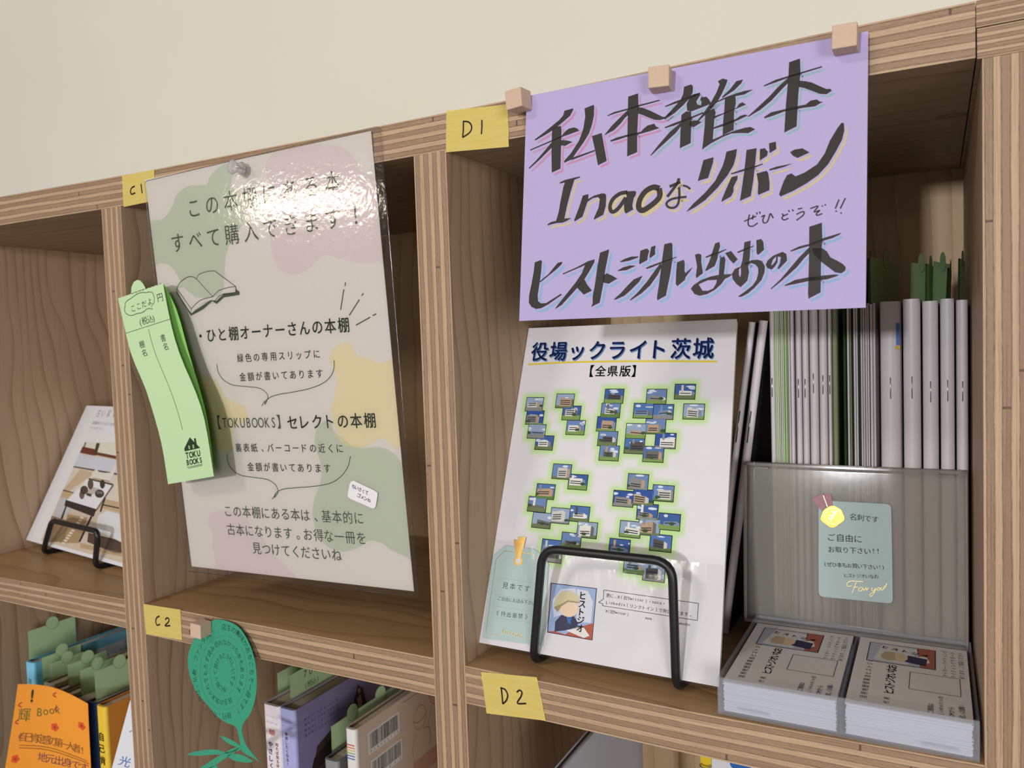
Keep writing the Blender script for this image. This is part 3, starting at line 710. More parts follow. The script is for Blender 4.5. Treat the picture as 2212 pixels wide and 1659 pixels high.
# clear film margin: a rim round the sheet, wider at the right and bottom
fl = Page(pg.p0, pg.ex, pg.ey, pg.W, pg.H)
q = [fl.loc(*p) for p in ((404.5, 1233), (905, 1289.5), (822, 272), (312, 392))]
rim = []
for i in range(4):
    a, b, c = Vector(q[i - 1]), Vector(q[i]), Vector(q[(i + 1) % 4]); r = .004
    p1 = b + (a - b).normalized() * r; p2 = b + (c - b).normalized() * r
    for k in range(6):
        s_ = k / 5; rim.append(tuple(p1 * (1 - s_) ** 2 + b * 2 * s_ * (1 - s_) + p2 * s_ * s_))
fl.area(rim, M_FILM, 16, False)
ff = MB()
ff.tube([fl.at(x, y, .0004) for x, y in rim], .00022, M_FILM, 6, closed=True)
fl.build('laminate_film', pos); ff.build('film_edge', pos)
st = Page(pg.p0, pg.ex, pg.ey, pg.W, pg.H); st.LAY = .00006
st.areapx(E6([(1560,868),(1690,930),(1712,945),(1712,965),(1700,1035),(1690,1047),(1672,1045),(1535,985),(1518,970),(1518,955),(1530,890),(1540,872)]), paper('e6e3e6', .02), 18)
for s_, a, b in (('ちいさくて', (1555, 905), (1642, 945)), ('ゴメンね', (1592, 965), (1658, 997))):
    A, B = E6([a, b]); st.textpx(s_, A, B, 10, flat('1d1d1d'), 20, .01, 1, .12)
st.build('correction_sticker', pos)['label'] = 'small white handwritten sticker'
# clear push pin
c = Py(524, 364, -.0065); root = thing('clear_push_pin', c, 'round clear plastic pin at the top of the laminated poster', 'push pin')
t = NT('clear_plastic'); M_CLEAR = t.bsdf(lin('e6e2e4'), .12, .5, Transmission_Weight=.7, IOR=1.3)
mb = MB(); prof = [(0, .0036), (.0012, .0044), (.003, .0036), (.005, .0028), (.0072, .0042), (.0086, .0048), (.0092, .0044), (.0094, .003)]
mb.tube([c + Vector((-.02 * d, -d, -.05 * d)) for d, r in prof], [r for d, r in prof], M_CLEAR, 20); mb.build('head', root)
mb = MB(); mb.tube([c + Vector((0, -.006, 0)), c + Vector((0, .012, 0))], [.0006, .0003], M_STEEL, 8); mb.build('needle', root)

# ------------------------------------------------------------------ green price slip hanging over the poster's left edge
M_GRN = paper('bfdcab', .02)
def lerp_tab(tab, t):
    n = len(tab) - 1; i = min(int(t * n), n - 1); f = t * n - i
    return (tab[i][0] + (tab[i + 1][0] - tab[i][0]) * f, tab[i][1] + (tab[i + 1][1] - tab[i][1]) * f)
def resample(pts, n=16):
    s_ = smooth_open(pts, 8); L = [0]
    for a, b in zip(s_, s_[1:]): L.append(L[-1] + math.dist(a, b))
    out = []; j = 0
    for i in range(n + 1):
        d = L[-1] * i / n
        while j < len(L) - 2 and L[j + 1] < d: j += 1
        f = (d - L[j]) / ((L[j + 1] - L[j]) or 1); out.append(tuple(s_[j][k] + (s_[j + 1][k] - s_[j][k]) * f for k in (0, 1)))
    return out
SL = resample([(254.8, 644.6), (267, 698), (282, 762), (300, 806), (318, 850), (348, 954), (363, 1046)])
SR = resample([(351.8, 611), (368, 694), (387, 762), (424, 850), (443, 912), (462, 1029)])
SB = resample([(353, 612), (374, 650), (391, 698), (404, 750), (430, 835), (449, 912), (464, 1029)])
def slip_map(Lt, Rt, y0, amp):
    def f(x, y, h=0):      # x, y in 0..1 of the slip; y up
        t = 1 - y; a, b = lerp_tab(Lt, t), lerp_tab(Rt, t)
        yy = y0 - amp * math.sin(PI * min(max(t, 0), 1)) - h
        return Py(a[0] + (b[0] - a[0]) * x, a[1] + (b[1] - a[1]) * x, yy)
    return f
slip = thing('green_slip', Py(300, 620, -.014), 'pale green price slip hanging over the left edge of the poster', 'slip')
g = Page((0, 0, 0), (1, 0, 0), (0, 0, 1), 1, 1, slip_map(SL, SR, -.0135, .004)); g.n = Vector((0, -1, 0))
g.sheet(M_GRN, 2, 14, thick=.0002)
GI = flat('2c3a26', .6)
def gtext(ch, x, y, em, wide=1.0, rot=0, bold=0):      # slip units: 1 wide = 40 mm, 1 high = 118 mm
    vs, fs, cxm, wd, y0, y1 = glyph(ch, bold)
    g.mesh([g.at(x + (a - cxm) * em * wide / .040, y + (b - .36) * em / .118, .0001) for a, b in vs], fs, GI)
gtext('円', .88, .935, .0056); 
for i, ch in enumerate('(税込)'): gtext(ch, .33 + .125 * i - (.05 if i == 3 else 0) + (.03 if i == 0 else 0), .847, .0052)
for i, ch in enumerate('書名'): gtext(ch, .76, .735 - .045 * i, .0048)
for i, ch in enumerate('棚名'): gtext(ch, .28, .735 - .045 * i, .0048)
for i, ch in enumerate('ここだよ'): gtext(ch, .27 + .125 * i, .925 + .002 * i, .0046)
def gline(pts, wd=.0003, sm=0, col=GI):
    q = smooth_open(pts, sm) if sm else pts; n = len(q); L = []; Rr = []
    for i in range(n):
        a, b = q[max(i - 1, 0)], q[min(i + 1, n - 1)]; dx, dy = (b[0] - a[0]) * .040, (b[1] - a[1]) * .118; l = math.hypot(dx, dy) or 1
        L.append((q[i][0] - dy / l * wd / 2 / .040, q[i][1] + dx / l * wd / 2 / .118)); Rr.append((q[i][0] + dy / l * wd / 2 / .040, q[i][1] - dx / l * wd / 2 / .118))
    g.mesh([g.at(x, y, .0001) for x, y in L + Rr], [(i, i + 1, n + i + 1, n + i) for i in range(n - 1)], col)
gline([(0, .815), (.5, .8155), (1, .816)]); gline([(.5, .80 - .045 * i) for i in range(13)])
cl = []
for a0, cx_, cy_, rx, ry in ((0, .62, .965, .13, .022), (40, .46, .975, .16, .024), (100, .28, .957, .16, .026), (150, .17, .92, .09, .035), (215, .25, .892, .12, .018), (250, .42, .888, .12, .016)):
    cl += [(cx_ + rx * math.cos(math.radians(a0 + k * 18)), cy_ + ry * math.sin(math.radians(a0 + k * 18))) for k in range(6)]
cl += [(.6, .885), (.68, .872), (.66, .893), (.74, .91), (.76, .94), (.75, .965)]
gline([(x, .940 + (y - .935) * .78) for x, y in cl], .0004)
# printed house mark and shop lettering at the foot
g.area([(.46, .165), (.62, .215), (.70, .185), (.70, .205), (.74, .205), (.74, .172), (.80, .152), (.46, .150)], GI, 2)
for x in (.57, .66): g.area([(x + .018 * math.cos(a * PI / 4), .166 + .010 * math.sin(a * PI / 4)) for a in range(8)], M_GRN, 3); g.area([(x + .008 * math.cos(a * PI / 4), .166 + .005 * math.sin(a * PI / 4)) for a in range(8)], GI, 4)
for i, ch in enumerate('TOKU'): gtext(ch, .50 + .083 * i, .128, .0050, .85, 0, .035)
for i, ch in enumerate('BOOKS'): gtext(ch, .49 + .071 * i, .092, .0046, .8, 0, .035)
gline([(.46, .068), (.80, .070)]); gline([(.48, .062), (.79, .064)])
g.build('front_leaf', slip)
bk = Page((0, 0, 0), (1, 0, 0), (0, 0, 1), 1, 1, slip_map(SL, SB, -.0095, .0005)); bk.n = Vector((0, -1, 0)); bk.sheet(paper('8fcb6a', .02), 2, 14, thick=.0002)
bk.build('back_leaf', slip)['label'] = 'folded rear leaf of the green slip'
tb = MB(); q = [(283, 634), (284, 620), (289, 609), (296, 604.5), (303, 606), (309, 613), (314.5, 623)]
tb.poly([Py(u, v, -.0136) for u, v in reversed(q)], M_GRN); tb.poly([Py(u, v, -.0134) for u, v in q], M_GRN); tb.build('tab', slip)
dash = MB()
for i in range(9):
    a, b = (284 + 68 * i / 9, 635 - 24 * i / 9), (284 + 68 * (i + .55) / 9, 635 - 24 * (i + .55) / 9)
    dash.tube([Py(*a, -.0138), Py(*b, -.0138)], .00012, GI, 4)
dash.build('perforation', slip)

# ------------------------------------------------------------------ wire easels
M_WIRE = flat('17181a', .38, .5)
def fillet(path, r, k=6):
    out = [Vector(path[0])]
    for a, b, c in zip(path, path[1:], path[2:]):
        a, b, c = Vector(a), Vector(b), Vector(c); p1 = b + (a - b).normalized() * r; p2 = b + (c - b).normalized() * r
        out += [p1 * (1 - t) ** 2 + b * 2 * t * (1 - t) + p2 * t * t for t in [i / k for i in range(k + 1)]]
    return out + [Vector(path[-1])]
def easel(label, fl_, fr_, tl, tr, back, r=.0026, rad=.011, ledge=0):
    root = thing('wire_book_easel', ((fl_ + fr_) / 2), label, 'book stand', 'black wire book stands')
    mb = MB(); mb.tube(fillet([fl_ + back * .09, fl_, tl, tr, fr_, fr_ + back * .09], rad), r, M_WIRE, 14); mb.build('front_rail', root)
    if ledge:
        for p in (fl_, fr_):
            mb = MB(); mb.tube(fillet([p + Vector((0, .002, ledge)), p + back * .03 + Vector((0, 0, ledge)), p + back * .034], .003), r * .6, M_WIRE, 10); mb.build('ledge', root)
    bl, br = fl_ + back * .032, fr_ + back * .032; upv = Vector((0, 0, .075)) + back * .035
    mb = MB(); mb.tube(fillet([bl, bl + upv, br + upv, br], rad), r, M_WIRE, 14); mb.build('back_rail', root)
    return root
zf = zmf(-.2) + .0028
fa, fb = Pz(1163, 1424, zmf(-.21) + .0028), Pz(1466, 1485, zmf(-.125) + .0028)
fa.y -= .0075; fb.y -= .0045
easel('black wire easel holding the sample booklet in the right bay', Vector((fa.x, fa.y, zmf(fa.x) + .0028)), Vector((fb.x, fb.y, zmf(fb.x) + .0028)), Py(1172, 1184, fa.y), Py(1452, 1214, fb.y), Vector((0, 1, 0)), ledge=.0025)

# ------------------------------------------------------------------ sample booklet in a clear sleeve
zb_ = zmf(-.2) + .0060
bl_, br_ = (CAM + (Pz(*q, zb_) - CAM) * k for q, k in (((1035, 1388), .985), ((1553, 1484), .995)))
bk = thing('sample_booklet', (bl_ + br_) / 2, 'white sample booklet with tiny building photos and clear sleeve on wire easel', 'booklet')
e1 = (br_ - bl_).normalized()
tl_ = Px(1142, 709, -.2551)
dirv = (tl_ - bl_).normalized()
pg = Page(bl_, e1, dirv, (br_ - bl_).length, (tl_ - bl_).length, skew=True); pg.quad = QB = (bl_, br_, Py(1592, 689, .0975), tl_)
# cover with the pale green glow printed round the photo clusters
PC = [(1000 + a / 3.2529, 650 + b / 3.2529) for a, b in [(503,727),(505,820),(518,917),(572,997),(717,703),(763,788),(792,890),(1062,670),(1038,770),(1008,865),(1017,968),(1028,1070),(1360,673),(1268,772),(1408,780),(1353,882),(1215,915),(1205,1020),(1423,983),(1338,1078),(1560,638),(1622,778),
 (695,1200),(808,1273),(580,1340),(522,1430),(553,1543),(683,1510),(820,1498),(873,1610),(1230,1272),(1407,1352),(1127,1390),(1268,1382),(1296,1484),(1450,1553),(1175,1605),(1310,1590)]]
PC += [(1000 + a / 3.2529, 1100 + b / 3.2529) for a, b in [(760,222),(620,270),(1390,238),(1100,268),(1205,395),(1342,447),(628,318)]]
PCP = [pg.loc(*p) for p in PC]
PW, PH = .0138, .0103
t = NT('booklet_cover'); at = t.new('ShaderNodeAttribute', attribute_name='glow')
nn = t.noise(t.new('ShaderNodeTexCoord').outputs['Object'], 60, 2)
M_COV = t.bsdf(t.mix(at.outputs['Fac'], t.mix(nn, lin('d9d6da'), lin('e2dfe2')), lin('b9dc8e')), .5, .3)
nx, ny = 84, 120
vs = []; glow = []
for j in range(ny + 1):
    for i in range(nx + 1):
        x, y = pg.W * i / nx, pg.H * j / ny; vs.append(pg.at(x, y))
        d = min(math.hypot(max(abs(x - a) - PW / 2, 0), max(abs(y - b) - PH / 2, 0)) for a, b in PCP)
        glow.append(max(0, min(1, 1.15 - d / .0042)) ** 1.2)
cov = MB(); cov.mesh(vs, [(j * (nx + 1) + i, j * (nx + 1) + i + 1, (j + 1) * (nx + 1) + i + 1, (j + 1) * (nx + 1) + i) for j in range(ny) for i in range(nx)], M_COV)
nv = len(vs)
rp = random.Random(11)
SKY = [flat(c) for c in ('40609c', '35549a', '6b86b4', '93a6bf', '4f74ad')]; CLD = flat('d5dde8'); BLD = [flat(c) for c in ('c9c6c0', '8b8a88', 'e2dfd8', '6d6a68', 'b59a80', '7d8ea6', '554f50')]; GRS = [flat(c) for c in ('5f7f42', '7c9a55', '8a8a86', '6b7a50')]; DRK = flat('2a2f38'); BOR = flat('1c2026')
def photo(P, x, y, w, h):
    P.rect(x - w / 2, y - h / 2, x + w / 2, y + h / 2, BOR, 2)
    w -= .0009; h -= .0009; x0, y0 = x - w / 2, y - h / 2
    A = lambda pts, m, l: P.area([(x0 + w * min(max(a, 0), 1), y0 + h * min(max(b, 0), 1)) for a, b in pts], m, l, False)
    A([(0, 0), (1, 0), (1, 1), (0, 1)], rp.choice(SKY), 3)
    for k in range(rp.randint(1, 3)):
        cx_, cy_ = rp.random(), rp.uniform(.6, .95); rx, ry = rp.uniform(.1, .3), rp.uniform(.04, .1)
        A([(cx_ + rx * math.cos(a) * rp.uniform(.7, 1), cy_ + ry * math.sin(a)) for a in [i * PI / 4 for i in range(8)]], CLD, 4)
    gh = rp.uniform(.12, .32)
    A([(0, 0), (1, 0), (1, gh + rp.uniform(-.05, .05)), (0, gh)], rp.choice(GRS), 4)
    bx = rp.uniform(.02, .3); bw = rp.uniform(.5, .75); bt = rp.uniform(.5, .78); b1 = rp.choice(BLD); b2 = rp.choice(BLD); sl = rp.uniform(-.15, .15)
    A([(bx, gh - .05), (bx + bw, gh - .05), (bx + bw, bt + sl), (bx, bt)], b1, 5)
    A([(bx + bw, gh - .05), (bx + bw + .16, gh), (bx + bw + .16, bt + sl - .12), (bx + bw, bt + sl)], b2, 5)
    if rp.random() < .4: A([(bx + .1, bt - .1), (bx + .22, bt - .1), (bx + .22, .95), (bx + .1, .95)], rp.choice(BLD), 6)
    for r_ in range(rp.randint(2, 3)):
        yy = gh + .06 + r_ * .14
        if yy + .06 < bt + min(sl, 0): A([(bx + .05, yy), (bx + bw - .05, yy + sl * .5), (bx + bw - .05, yy + .06 + sl * .5), (bx + .05, yy + .06)], DRK, 7)
    if rp.random() < .6:
        tx = rp.random(); A([(tx + .14 * math.cos(a), gh + .08 + .12 * math.sin(a) * rp.uniform(.6, 1.1)) for a in [i * PI / 4 for i in range(8)]], flat('3e5232'), 8)
pr = Page(pg.p0, pg.ex, pg.ey, pg.W, pg.H, skew=True); pr.quad = QB
for i, (x, y) in enumerate(PCP): photo(pr, x, y, PW, PH)
NAVY, LBL = flat('1c2a66'), flat('8fb6de')
a, b = (1000 + 540 / 3.2529, 650 + 358 / 3.2529), (1000 + 1690 / 3.2529, 650 + 335 / 3.2529)
pr.textpx('役場ックライト茨城', (a[0] + 2, a[1] + 2.5), (b[0] + 2, b[1] + 2.5), 45, LBL, 2, .018, .95)
pr.textpx('役場ックライト茨城', a, b, 45, NAVY, 4, .018, .95)
zz = Z(1000, 650, 3.2529)
pr.strokepx(zz([(460, 447), (800, 430), (1300, 424), (1783, 427)]), 3.6, flat('e0c83c'), 3, 4)
B0 = flat('17171a')
pr.textpx('【', zz([(907, 495)])[0], zz([(907, 495)])[0], 27, B0, 3, .015); pr.textpx('】', zz([(1200, 495)])[0], zz([(1200, 495)])[0], 27, B0, 3, .015)
pr.textpx('全県版', zz([(968, 495)])[0], zz([(1140, 495)])[0], 25, B0, 3, .02)
# speech box with the notes; the square code fields stay blank
zz = Z(1000, 1100, 3.2529)
for L in ([(990, 568), (1655, 662)], [(1655, 662), (1648, 782)], [(1648, 782), (980, 678)], [(980, 678), (985, 665)], [(985, 665), (953, 655)], [(953, 655), (988, 632)], [(988, 632), (990, 568)]):
    pr.strokepx(zz(L), 1.1, B0, 3)
def zt(st, a, b, em, m=B0, P=pr, lay=3, bold=0, wide=1.0): P.textpx(st, zz([a])[0], zz([b])[0], em, m, lay, bold, wide)
zt('更に、X（旧Twitter）・note・', (1020, 606), (1412, 664), 9.5); zt('LinkedIn（リンクトイン）で発信してます。', (1012, 656), (1600, 742), 9.5)
zt('X（旧Twitter）', (1010, 716), (1160, 740), 8.5); zt('note', (1286, 765), (1322, 771), 8.5); zt('LinkedIn', (1498, 800), (1590, 812), 8.5)
# framed illustration: plain person in a cap at a desk, lettering down the side
fr_ = [(618, 517), (942, 556), (910, 922), (593, 866)]
pr.areapx(zz(fr_), B0, 3)
ins = [(624, 523), (937, 560), (906, 916), (599, 861)]
pr.areapx(zz(ins), flat('9db4da'), 4)
for q, c, l in (([(800, 560), (880, 575), (915, 650), (900, 800), (800, 790)], 'd9dbe6', 5), ([(690, 560), (790, 555), (820, 700), (640, 760), (630, 640)], 'd3d8ea', 5), ([(600, 862), (640, 855), (720, 880), (780, 840), (918, 800), (907, 917)], 'b5604a', 5), ([(720, 850), (850, 830), (890, 890), (850, 905)], 'e9e4e2', 6),
                ([(645, 860), (650, 790), (690, 745), (780, 750), (810, 800), (800, 830), (730, 850)], '3a3c58', 7), ([(730, 750), (765, 755), (760, 810), (740, 800)], '3d6fb0', 8),
                ):
    pr.areapx(zz(q), flat(c), l)
el = lambda cx_, cy_, rx, ry, n=18: [(cx_ + rx * math.cos(2 * PI * i / n), cy_ + ry * math.sin(2 * PI * i / n)) for i in range(n)]
pr.areapx(zz(el(748, 700, 66, 58)), flat('ecd3b8'), 9); pr.areapx(zz([(640, 690), (650, 620), (700, 578), (760, 575), (815, 610), (822, 655), (740, 640), (690, 670), (670, 720)]), flat('d8cba6'), 10)
pr.areapx(zz([(640, 690), (690, 668), (740, 640), (822, 652), (822, 662), (742, 652), (694, 682), (668, 722)]), flat('a79a76'), 11)
for i, ch in enumerate('ヒストジオ'): zt(ch, (845 - 5 * i, 610 + 57 * i), (845 - 5 * i, 610 + 57 * i), 19, flat('2b2022'), pr, 12, .02)
off = len(cov.v); cov.v += pr.v
mp_ = [cov.mid(m) for m in pr.mats]
for f, k, uvq in zip(pr.f, pr.mi, pr.uv): cov.f.append(tuple(off + i for i in f)); cov.mi.append(mp_[k]); cov.uv.append(uvq); cov.smooth.append(False)
o = cov.build('cover', bk); ga = o.data.attributes.new('glow', 'FLOAT', 'POINT'); ga.data.foreach_set('value', glow + [0.0] * (len(o.data.vertices) - nv))
# page block behind the cover
def slab(P, x0, y0, x1, y1, h0, h1, m, mb=None):
    mb = mb or MB(); n = 24 if P.bend else (12 if P.quad else 1); k = n + 1
    g = lambda h: [P.at(x0 + (x1 - x0) * i / n, y0 + (y1 - y0) * j / n, h) for j in range(k) for i in range(k)]
    fs = [(j * k + i, j * k + i + 1, (j + 1) * k + i + 1, (j + 1) * k + i) for j in range(n) for i in range(n)]
    rim = [i for i in range(n)] + [j * k + n for j in range(n)] + [n * k + i for i in range(n, 0, -1)] + [j * k for j in range(n, 0, -1)]
    mb.mesh(g(h0) + g(h1), [tuple(reversed(f)) for f in fs] + [tuple(k * k + i for i in f) for f in fs] + [(a_, b_, k * k + b_, k * k + a_) for a_, b_ in zip(rim, rim[1:] + rim[:1])], m, bool(P.bend)); return mb
t = NT('page_edges'); tc = t.new('ShaderNodeTexCoord').outputs['Object']
mp = t.new('ShaderNodeMapping'); t.link(tc, mp.inputs[0]); mp.inputs['Scale'].default_value = (2600, 2600, 30)
M_PGS = t.bsdf(t.mix(t.noise(mp.outputs[0], 1.0, 2), lin('b9b4ae'), lin('e0dcd6')), .8, .1)
slab(pg, .0012, 0, pg.W - .0004, pg.H - .0006, -.0046, -.0003, M_PGS).build('pages', bk)
tg = Page(pg.p0, pg.ex, pg.ey, pg.W, pg.H, skew=True); tg.quad = QB; tg.LAY = .00006
MT = paper('b9cfcd', .02); GOLD = foil('cfa960')
tg.areapx(zz([(305, 255), (500, 278), (575, 330), (605, 390), (565, 965), (510, 955), (140, 905), (215, 330)]), MT, 14)
for L in ([(295, 295), (495, 315), (530, 350)], [(295, 295), (237, 355), (165, 868)]): tg.strokepx(zz(L), 1.0, GOLD, 15)
tg.areapx(zz(el(392, 364, 32, 32)), GOLD, 16); tg.areapx(zz(el(392, 364, 18, 19)), paper('e2e0e0', .02), 17)
tg.areapx(zz([(362, 215), (392, 222), (395, 197), (448, 197), (412, 345), (378, 342)]), GOLD, 18)
for L in ([(245, 480), (500, 520)], [(228, 600), (495, 640)], [(215, 680), (490, 720)], [(200, 758), (488, 798)]): tg.strokepx(zz(L), .5, flat('93aeb0'), 15)
HW = flat('2f3436', .6)
zt('見本です', (303, 537), (455, 560), 15.5, HW, tg, 16, -.006); zt('ご自由にお読み下さい', (262, 628), (500, 662), 9.6, HW, tg, 16, -.006); zt('《持出厳禁》', (248, 732), (450, 758), 12.5, HW, tg, 16, -.006)
zt('foryou', (285, 862), (410, 886), 16, foil('efe0b0'), tg, 16, .03); tg.strokepx(zz([(200, 878), (255, 882)]), 1.0, GOLD, 16); tg.strokepx(zz([(432, 908), (500, 915)]), 1.0, GOLD, 16)
tg.build('sample_sticker', bk)['label'] = 'pale green tag-shaped sticker'
# clear sleeve: thin wrinkled film over front
def sleeve_film():
    t = NT('clear_sleeve'); tc = t.new('ShaderNodeTexCoord').outputs['Object']
    gl = t.new('ShaderNodeBsdfGlossy'); gl.inputs['Roughness'].default_value = .10
    trn = t.new('ShaderNodeBsdfTransparent')
    mp = t.new('ShaderNodeMapping'); t.link(tc, mp.inputs[0]); mp.inputs['Scale'].default_value = (55, 30, 18)
    n = t.noise(mp.outputs[0], 1.0, 3)
    b = t.new('ShaderNodeBump'); b.inputs['Strength'].default_value = .35; b.inputs['Distance'].default_value = .003; t.link(n, b.inputs['Height']); t.link(b.outputs[0], gl.inputs['Normal'])
    ms = t.new('ShaderNodeMixShader'); ms.inputs[0].default_value = .035; t.link(trn.outputs[0], ms.inputs[1]); t.link(gl.outputs[0], ms.inputs[2]); t.link(ms.outputs[0], t.out.inputs[0]); return t.m
M_SLV = sleeve_film()
sv = Page(pg.p0, pg.ex, pg.ey, pg.W, pg.H, skew=True); sv.quad = QB
slab(sv, -.0005, -.001, pg.W + .001, pg.H * .30, .0015, .0016, M_SLV, sv)
sv.build('clear_sleeve', bk)

# ------------------------------------------------------------------ booklets standing spine-out at the back of the right bay
M_SPN = paper('d9d3d6', .02, .45, .4); M_OLV = paper('8f9a78', .03); M_DKG = paper('2c4a2c', .03); M_LTG = paper('b7cf9f', .02); M_INK2 = flat('20222b', .5)
YS = .1175
def booklet(u0, u1, vt, label, mat, tilt=0.0, staple=None, group='saddle-stitched booklets at the back of the right bay', depth=.142, marks=None, y=YS, gap=.00015, u0b=None, zt_=None):
    a, b = Py(u0, vt, y), Py(u1, vt, y); x0, x1 = a.x + gap, b.x - gap; z1 = (a.z + b.z) / 2; z0 = zmf(x0) + .0003
    root = thing('stapled_booklet', ((x0 + x1) / 2, y + depth / 2, z0), label, 'booklet', group)
    sh = Matrix.Identity(4)
    if tilt: sh = Matrix.Translation((x0, 0, z0)) @ Matrix.Rotation(tilt, 4, 'Y') @ Matrix.Translation((-x0, 0, -z0))
    w_ = x1 - x0; n = 8; r = min(w_ / 2, .004)
    prof = [(x0 + w_ / 2 - w_ / 2 * math.cos(PI * i / n), y + .0045 * min(1, w_ / .006) * (1 - math.sin(PI * i / n))) for i in range(n + 1)]
    prof = [(x0, y + depth)] + prof + [(x1, y + depth)]
    mb = MB(); zc = z1
    vs = [sh @ Vector((px_, py_, z0)) for px_, py_ in prof] + [sh @ Vector((px_, py_, zc)) for px_, py_ in prof]; k = len(prof)
    mb.mesh(vs, [(i, i + 1, k + i + 1, k + i) for i in range(k - 1)], mat, True)
    mb.mesh(vs[k:], [tuple(range(k))], M_PGS); mb.mesh(vs[:k], [tuple(range(k - 1, -1, -1))], M_PGS); mb.mesh([vs[0], vs[k - 1], vs[2 * k - 1], vs[k]], [(0, 1, 2, 3)], M_PGS)
    if marks: marks(mb, x0, x1, y, z0, z1)
    mb.build('cover', root)
    if staple:
        sx = x0 + w_ * .5
        mb = MB(); za, zb2 = Py(u0, staple[0], y).z, Py(u0, staple[1], y).z
        mb.tube([sh @ Vector((sx, y + .0006, za)), sh @ Vector((sx, y - .0004, za - .0006)), sh @ Vector((sx, y - .0004, zb2 + .0006)), sh @ Vector((sx, y + .0006, zb2))], .0003, M_STEEL, 6); mb.build('staple', root)
    return root, x0, x1, z1
rb = random.Random(5)
bk1 = lambda *a, **k: booklet(*a, **k)
bk1(1659.5, 1671, 664, 'pale booklet leftmost of the upright row, with one staple', M_SPN, staple=(816, 858))
# thin green edged booklets
u = 1671.4
for i, (wd, mm) in enumerate(((4.5, M_LTG), (3.2, M_SPN), (4.6, M_LTG), (3.0, M_SPN), (4.8, M_LTG), (4.4, M_LTG), (3.4, M_OLV), (4.0, M_SPN))):
    bk1(u, u + wd, 666 + rb.uniform(-2, 2), 'thin booklet with green edge in the tight bundle left of the white booklets', mm, gap=.00002, y=YS + rb.uniform(0, .002)); u += wd + .2
bk1(1704, 1713, 666, 'thin grey white booklet at the right end of the green bundle', M_SPN)
for i, (a, b, lb, stp) in enumerate(((1715.5, 1729, 'white booklet first right of the green bundle', (818, 860)), (1729.5, 1744, 'white booklet second right of the green bundle', (818, 860)), (1745, 1765, 'white booklet third right of the green bundle', (806, 850)),
        (1766, 1785, 'white booklet fourth right of the green bundle', (810, 852)), (1786, 1794.5, 'slim white booklet beside the olive one', (810, 852)))):
    bk1(a, b, 662 - i * .5, lb, M_SPN, staple=stp)
bk1(1795, 1808, 660, 'olive green booklet standing in the middle of the row', M_OLV, y=YS + .003)
bk1(1819, 1827, 662, 'dark green booklet right of the gap in the row', M_DKG, y=YS + .004)
for i, (a, b, mm) in enumerate(((1828, 1833, M_SPN), (1834, 1837.5, M_OLV), (1842, 1847, M_SPN), (1847.5, 1852, M_SPN), (1853, 1856.5, M_DKG), (1857, 1862, M_SPN), (1862.5, 1866.5, M_SPN), (1867.5, 1872, M_SPN), (1872.5, 1876.5, M_SPN), (1878, 1884.5, M_SPN), (1885, 1890, M_SPN))):
    bk1(a, b, 654 + rb.uniform(-1, 6), 'thin booklet in the loose bundle left of the five thick booklets', mm, gap=.00003, y=YS + rb.uniform(0, .002))
def blue_fig(mb, x0, x1, y, z0, z1):      # little printed blue figure wrapping the spine
    x = x1 - .0007
    q = lambda zz_, dx: (x + dx, y + .0006, z1 - zz_)
    mb.poly([q(.013, -.0016), q(.013, .0004), q(.026, .0004), q(.026, -.0016)], flat('5a78b8')); mb.poly([q(.0265, -.002), q(.0265, .0004), q(.0285, .0004), q(.0285, -.002)], flat('d0b040'))
bk1(1899, 1945, 651, 'broad white booklet with blue print, leftmost of the five thick ones', M_SPN, staple=(815, 862), marks=blue_fig)
bk1(1949, 1988, 645.5, 'thick white booklet with rounded spine, second of the five thick ones', M_SPN, staple=(813, 862), y=YS - .001)
bk1(1991, 2027, 650, 'thick white booklet with rounded spine, third of the five thick ones', M_SPN, staple=(823, 870))
bk1(2030, 2062, 645, 'thick white booklet with rounded spine, fourth of the five thick ones', M_SPN, staple=(820, 868))
bk1(2065, 2092, 647.5, 'thick white booklet with rounded spine against the right upright', M_SPN, staple=(823, 868))
# two booklets leaning left against the sample booklet
def leaning(top, bot, wpx, label, y, dark=False):
    a, b = Py(*top, y), Pz(*bot, zmf(-.1) + .0004); b = Vector((Py(bot[0], bot[1], y).x, y, zmf(-.1) + .0006))
    up_ = (a - b); L = up_.length; ex = Vector((up_.z, 0, -up_.x)).normalized(); up_.normalize(); w_ = (Py(top[0] + wpx, top[1], y) - a).length
    b = b + Vector((0, 0, max(0, -ex.z * w_)))
    root = thing('stapled_booklet', b, label, 'booklet', 'saddle-stitched booklets at the back of the right bay')
    n = 6; prof = [(0, .145)] + [(w_ / 2 - w_ / 2 * math.cos(PI * i / n), .003 * (1 - math.sin(PI * i / n))) for i in range(n + 1)] + [(w_, .145)]
    k = len(prof); vs = [b + ex * p + Vector((0, q, 0)) + up_ * h for h in (0, L) for p, q in prof]
    mb = MB(); mb.mesh(vs, [(i, i + 1, k + i + 1, k + i) for i in range(k - 1)], M_SPN, True)
    for s_ in (0, k): mb.mesh(vs[s_:s_ + k], [tuple(range(k))], M_PGS)
    if dark: mb.mesh([p + ex * .0002 for p in (vs[k - 2], vs[k - 1], vs[2 * k - 1], vs[2 * k - 2])], [(0, 1, 2, 3)], flat('1b1c22', .5))
    mb.mesh([vs[0], vs[k - 1], vs[2 * k - 1], vs[k]], [(0, 1, 2, 3)], M_PGS); mb.build('cover', root)
    mb = MB(); mb.tube([b + ex * w_ * .5 + up_ * L * .62 + Vector((0, -.0003, 0)), b + ex * w_ * .5 + up_ * L * .72 + Vector((0, -.0003, 0))], .0003, M_STEEL, 6); mb.build('staple', root)
leaning((1615, 697), (1530, 1245), 16, 'leaning white spined booklet just behind the sample booklet', .120, True)
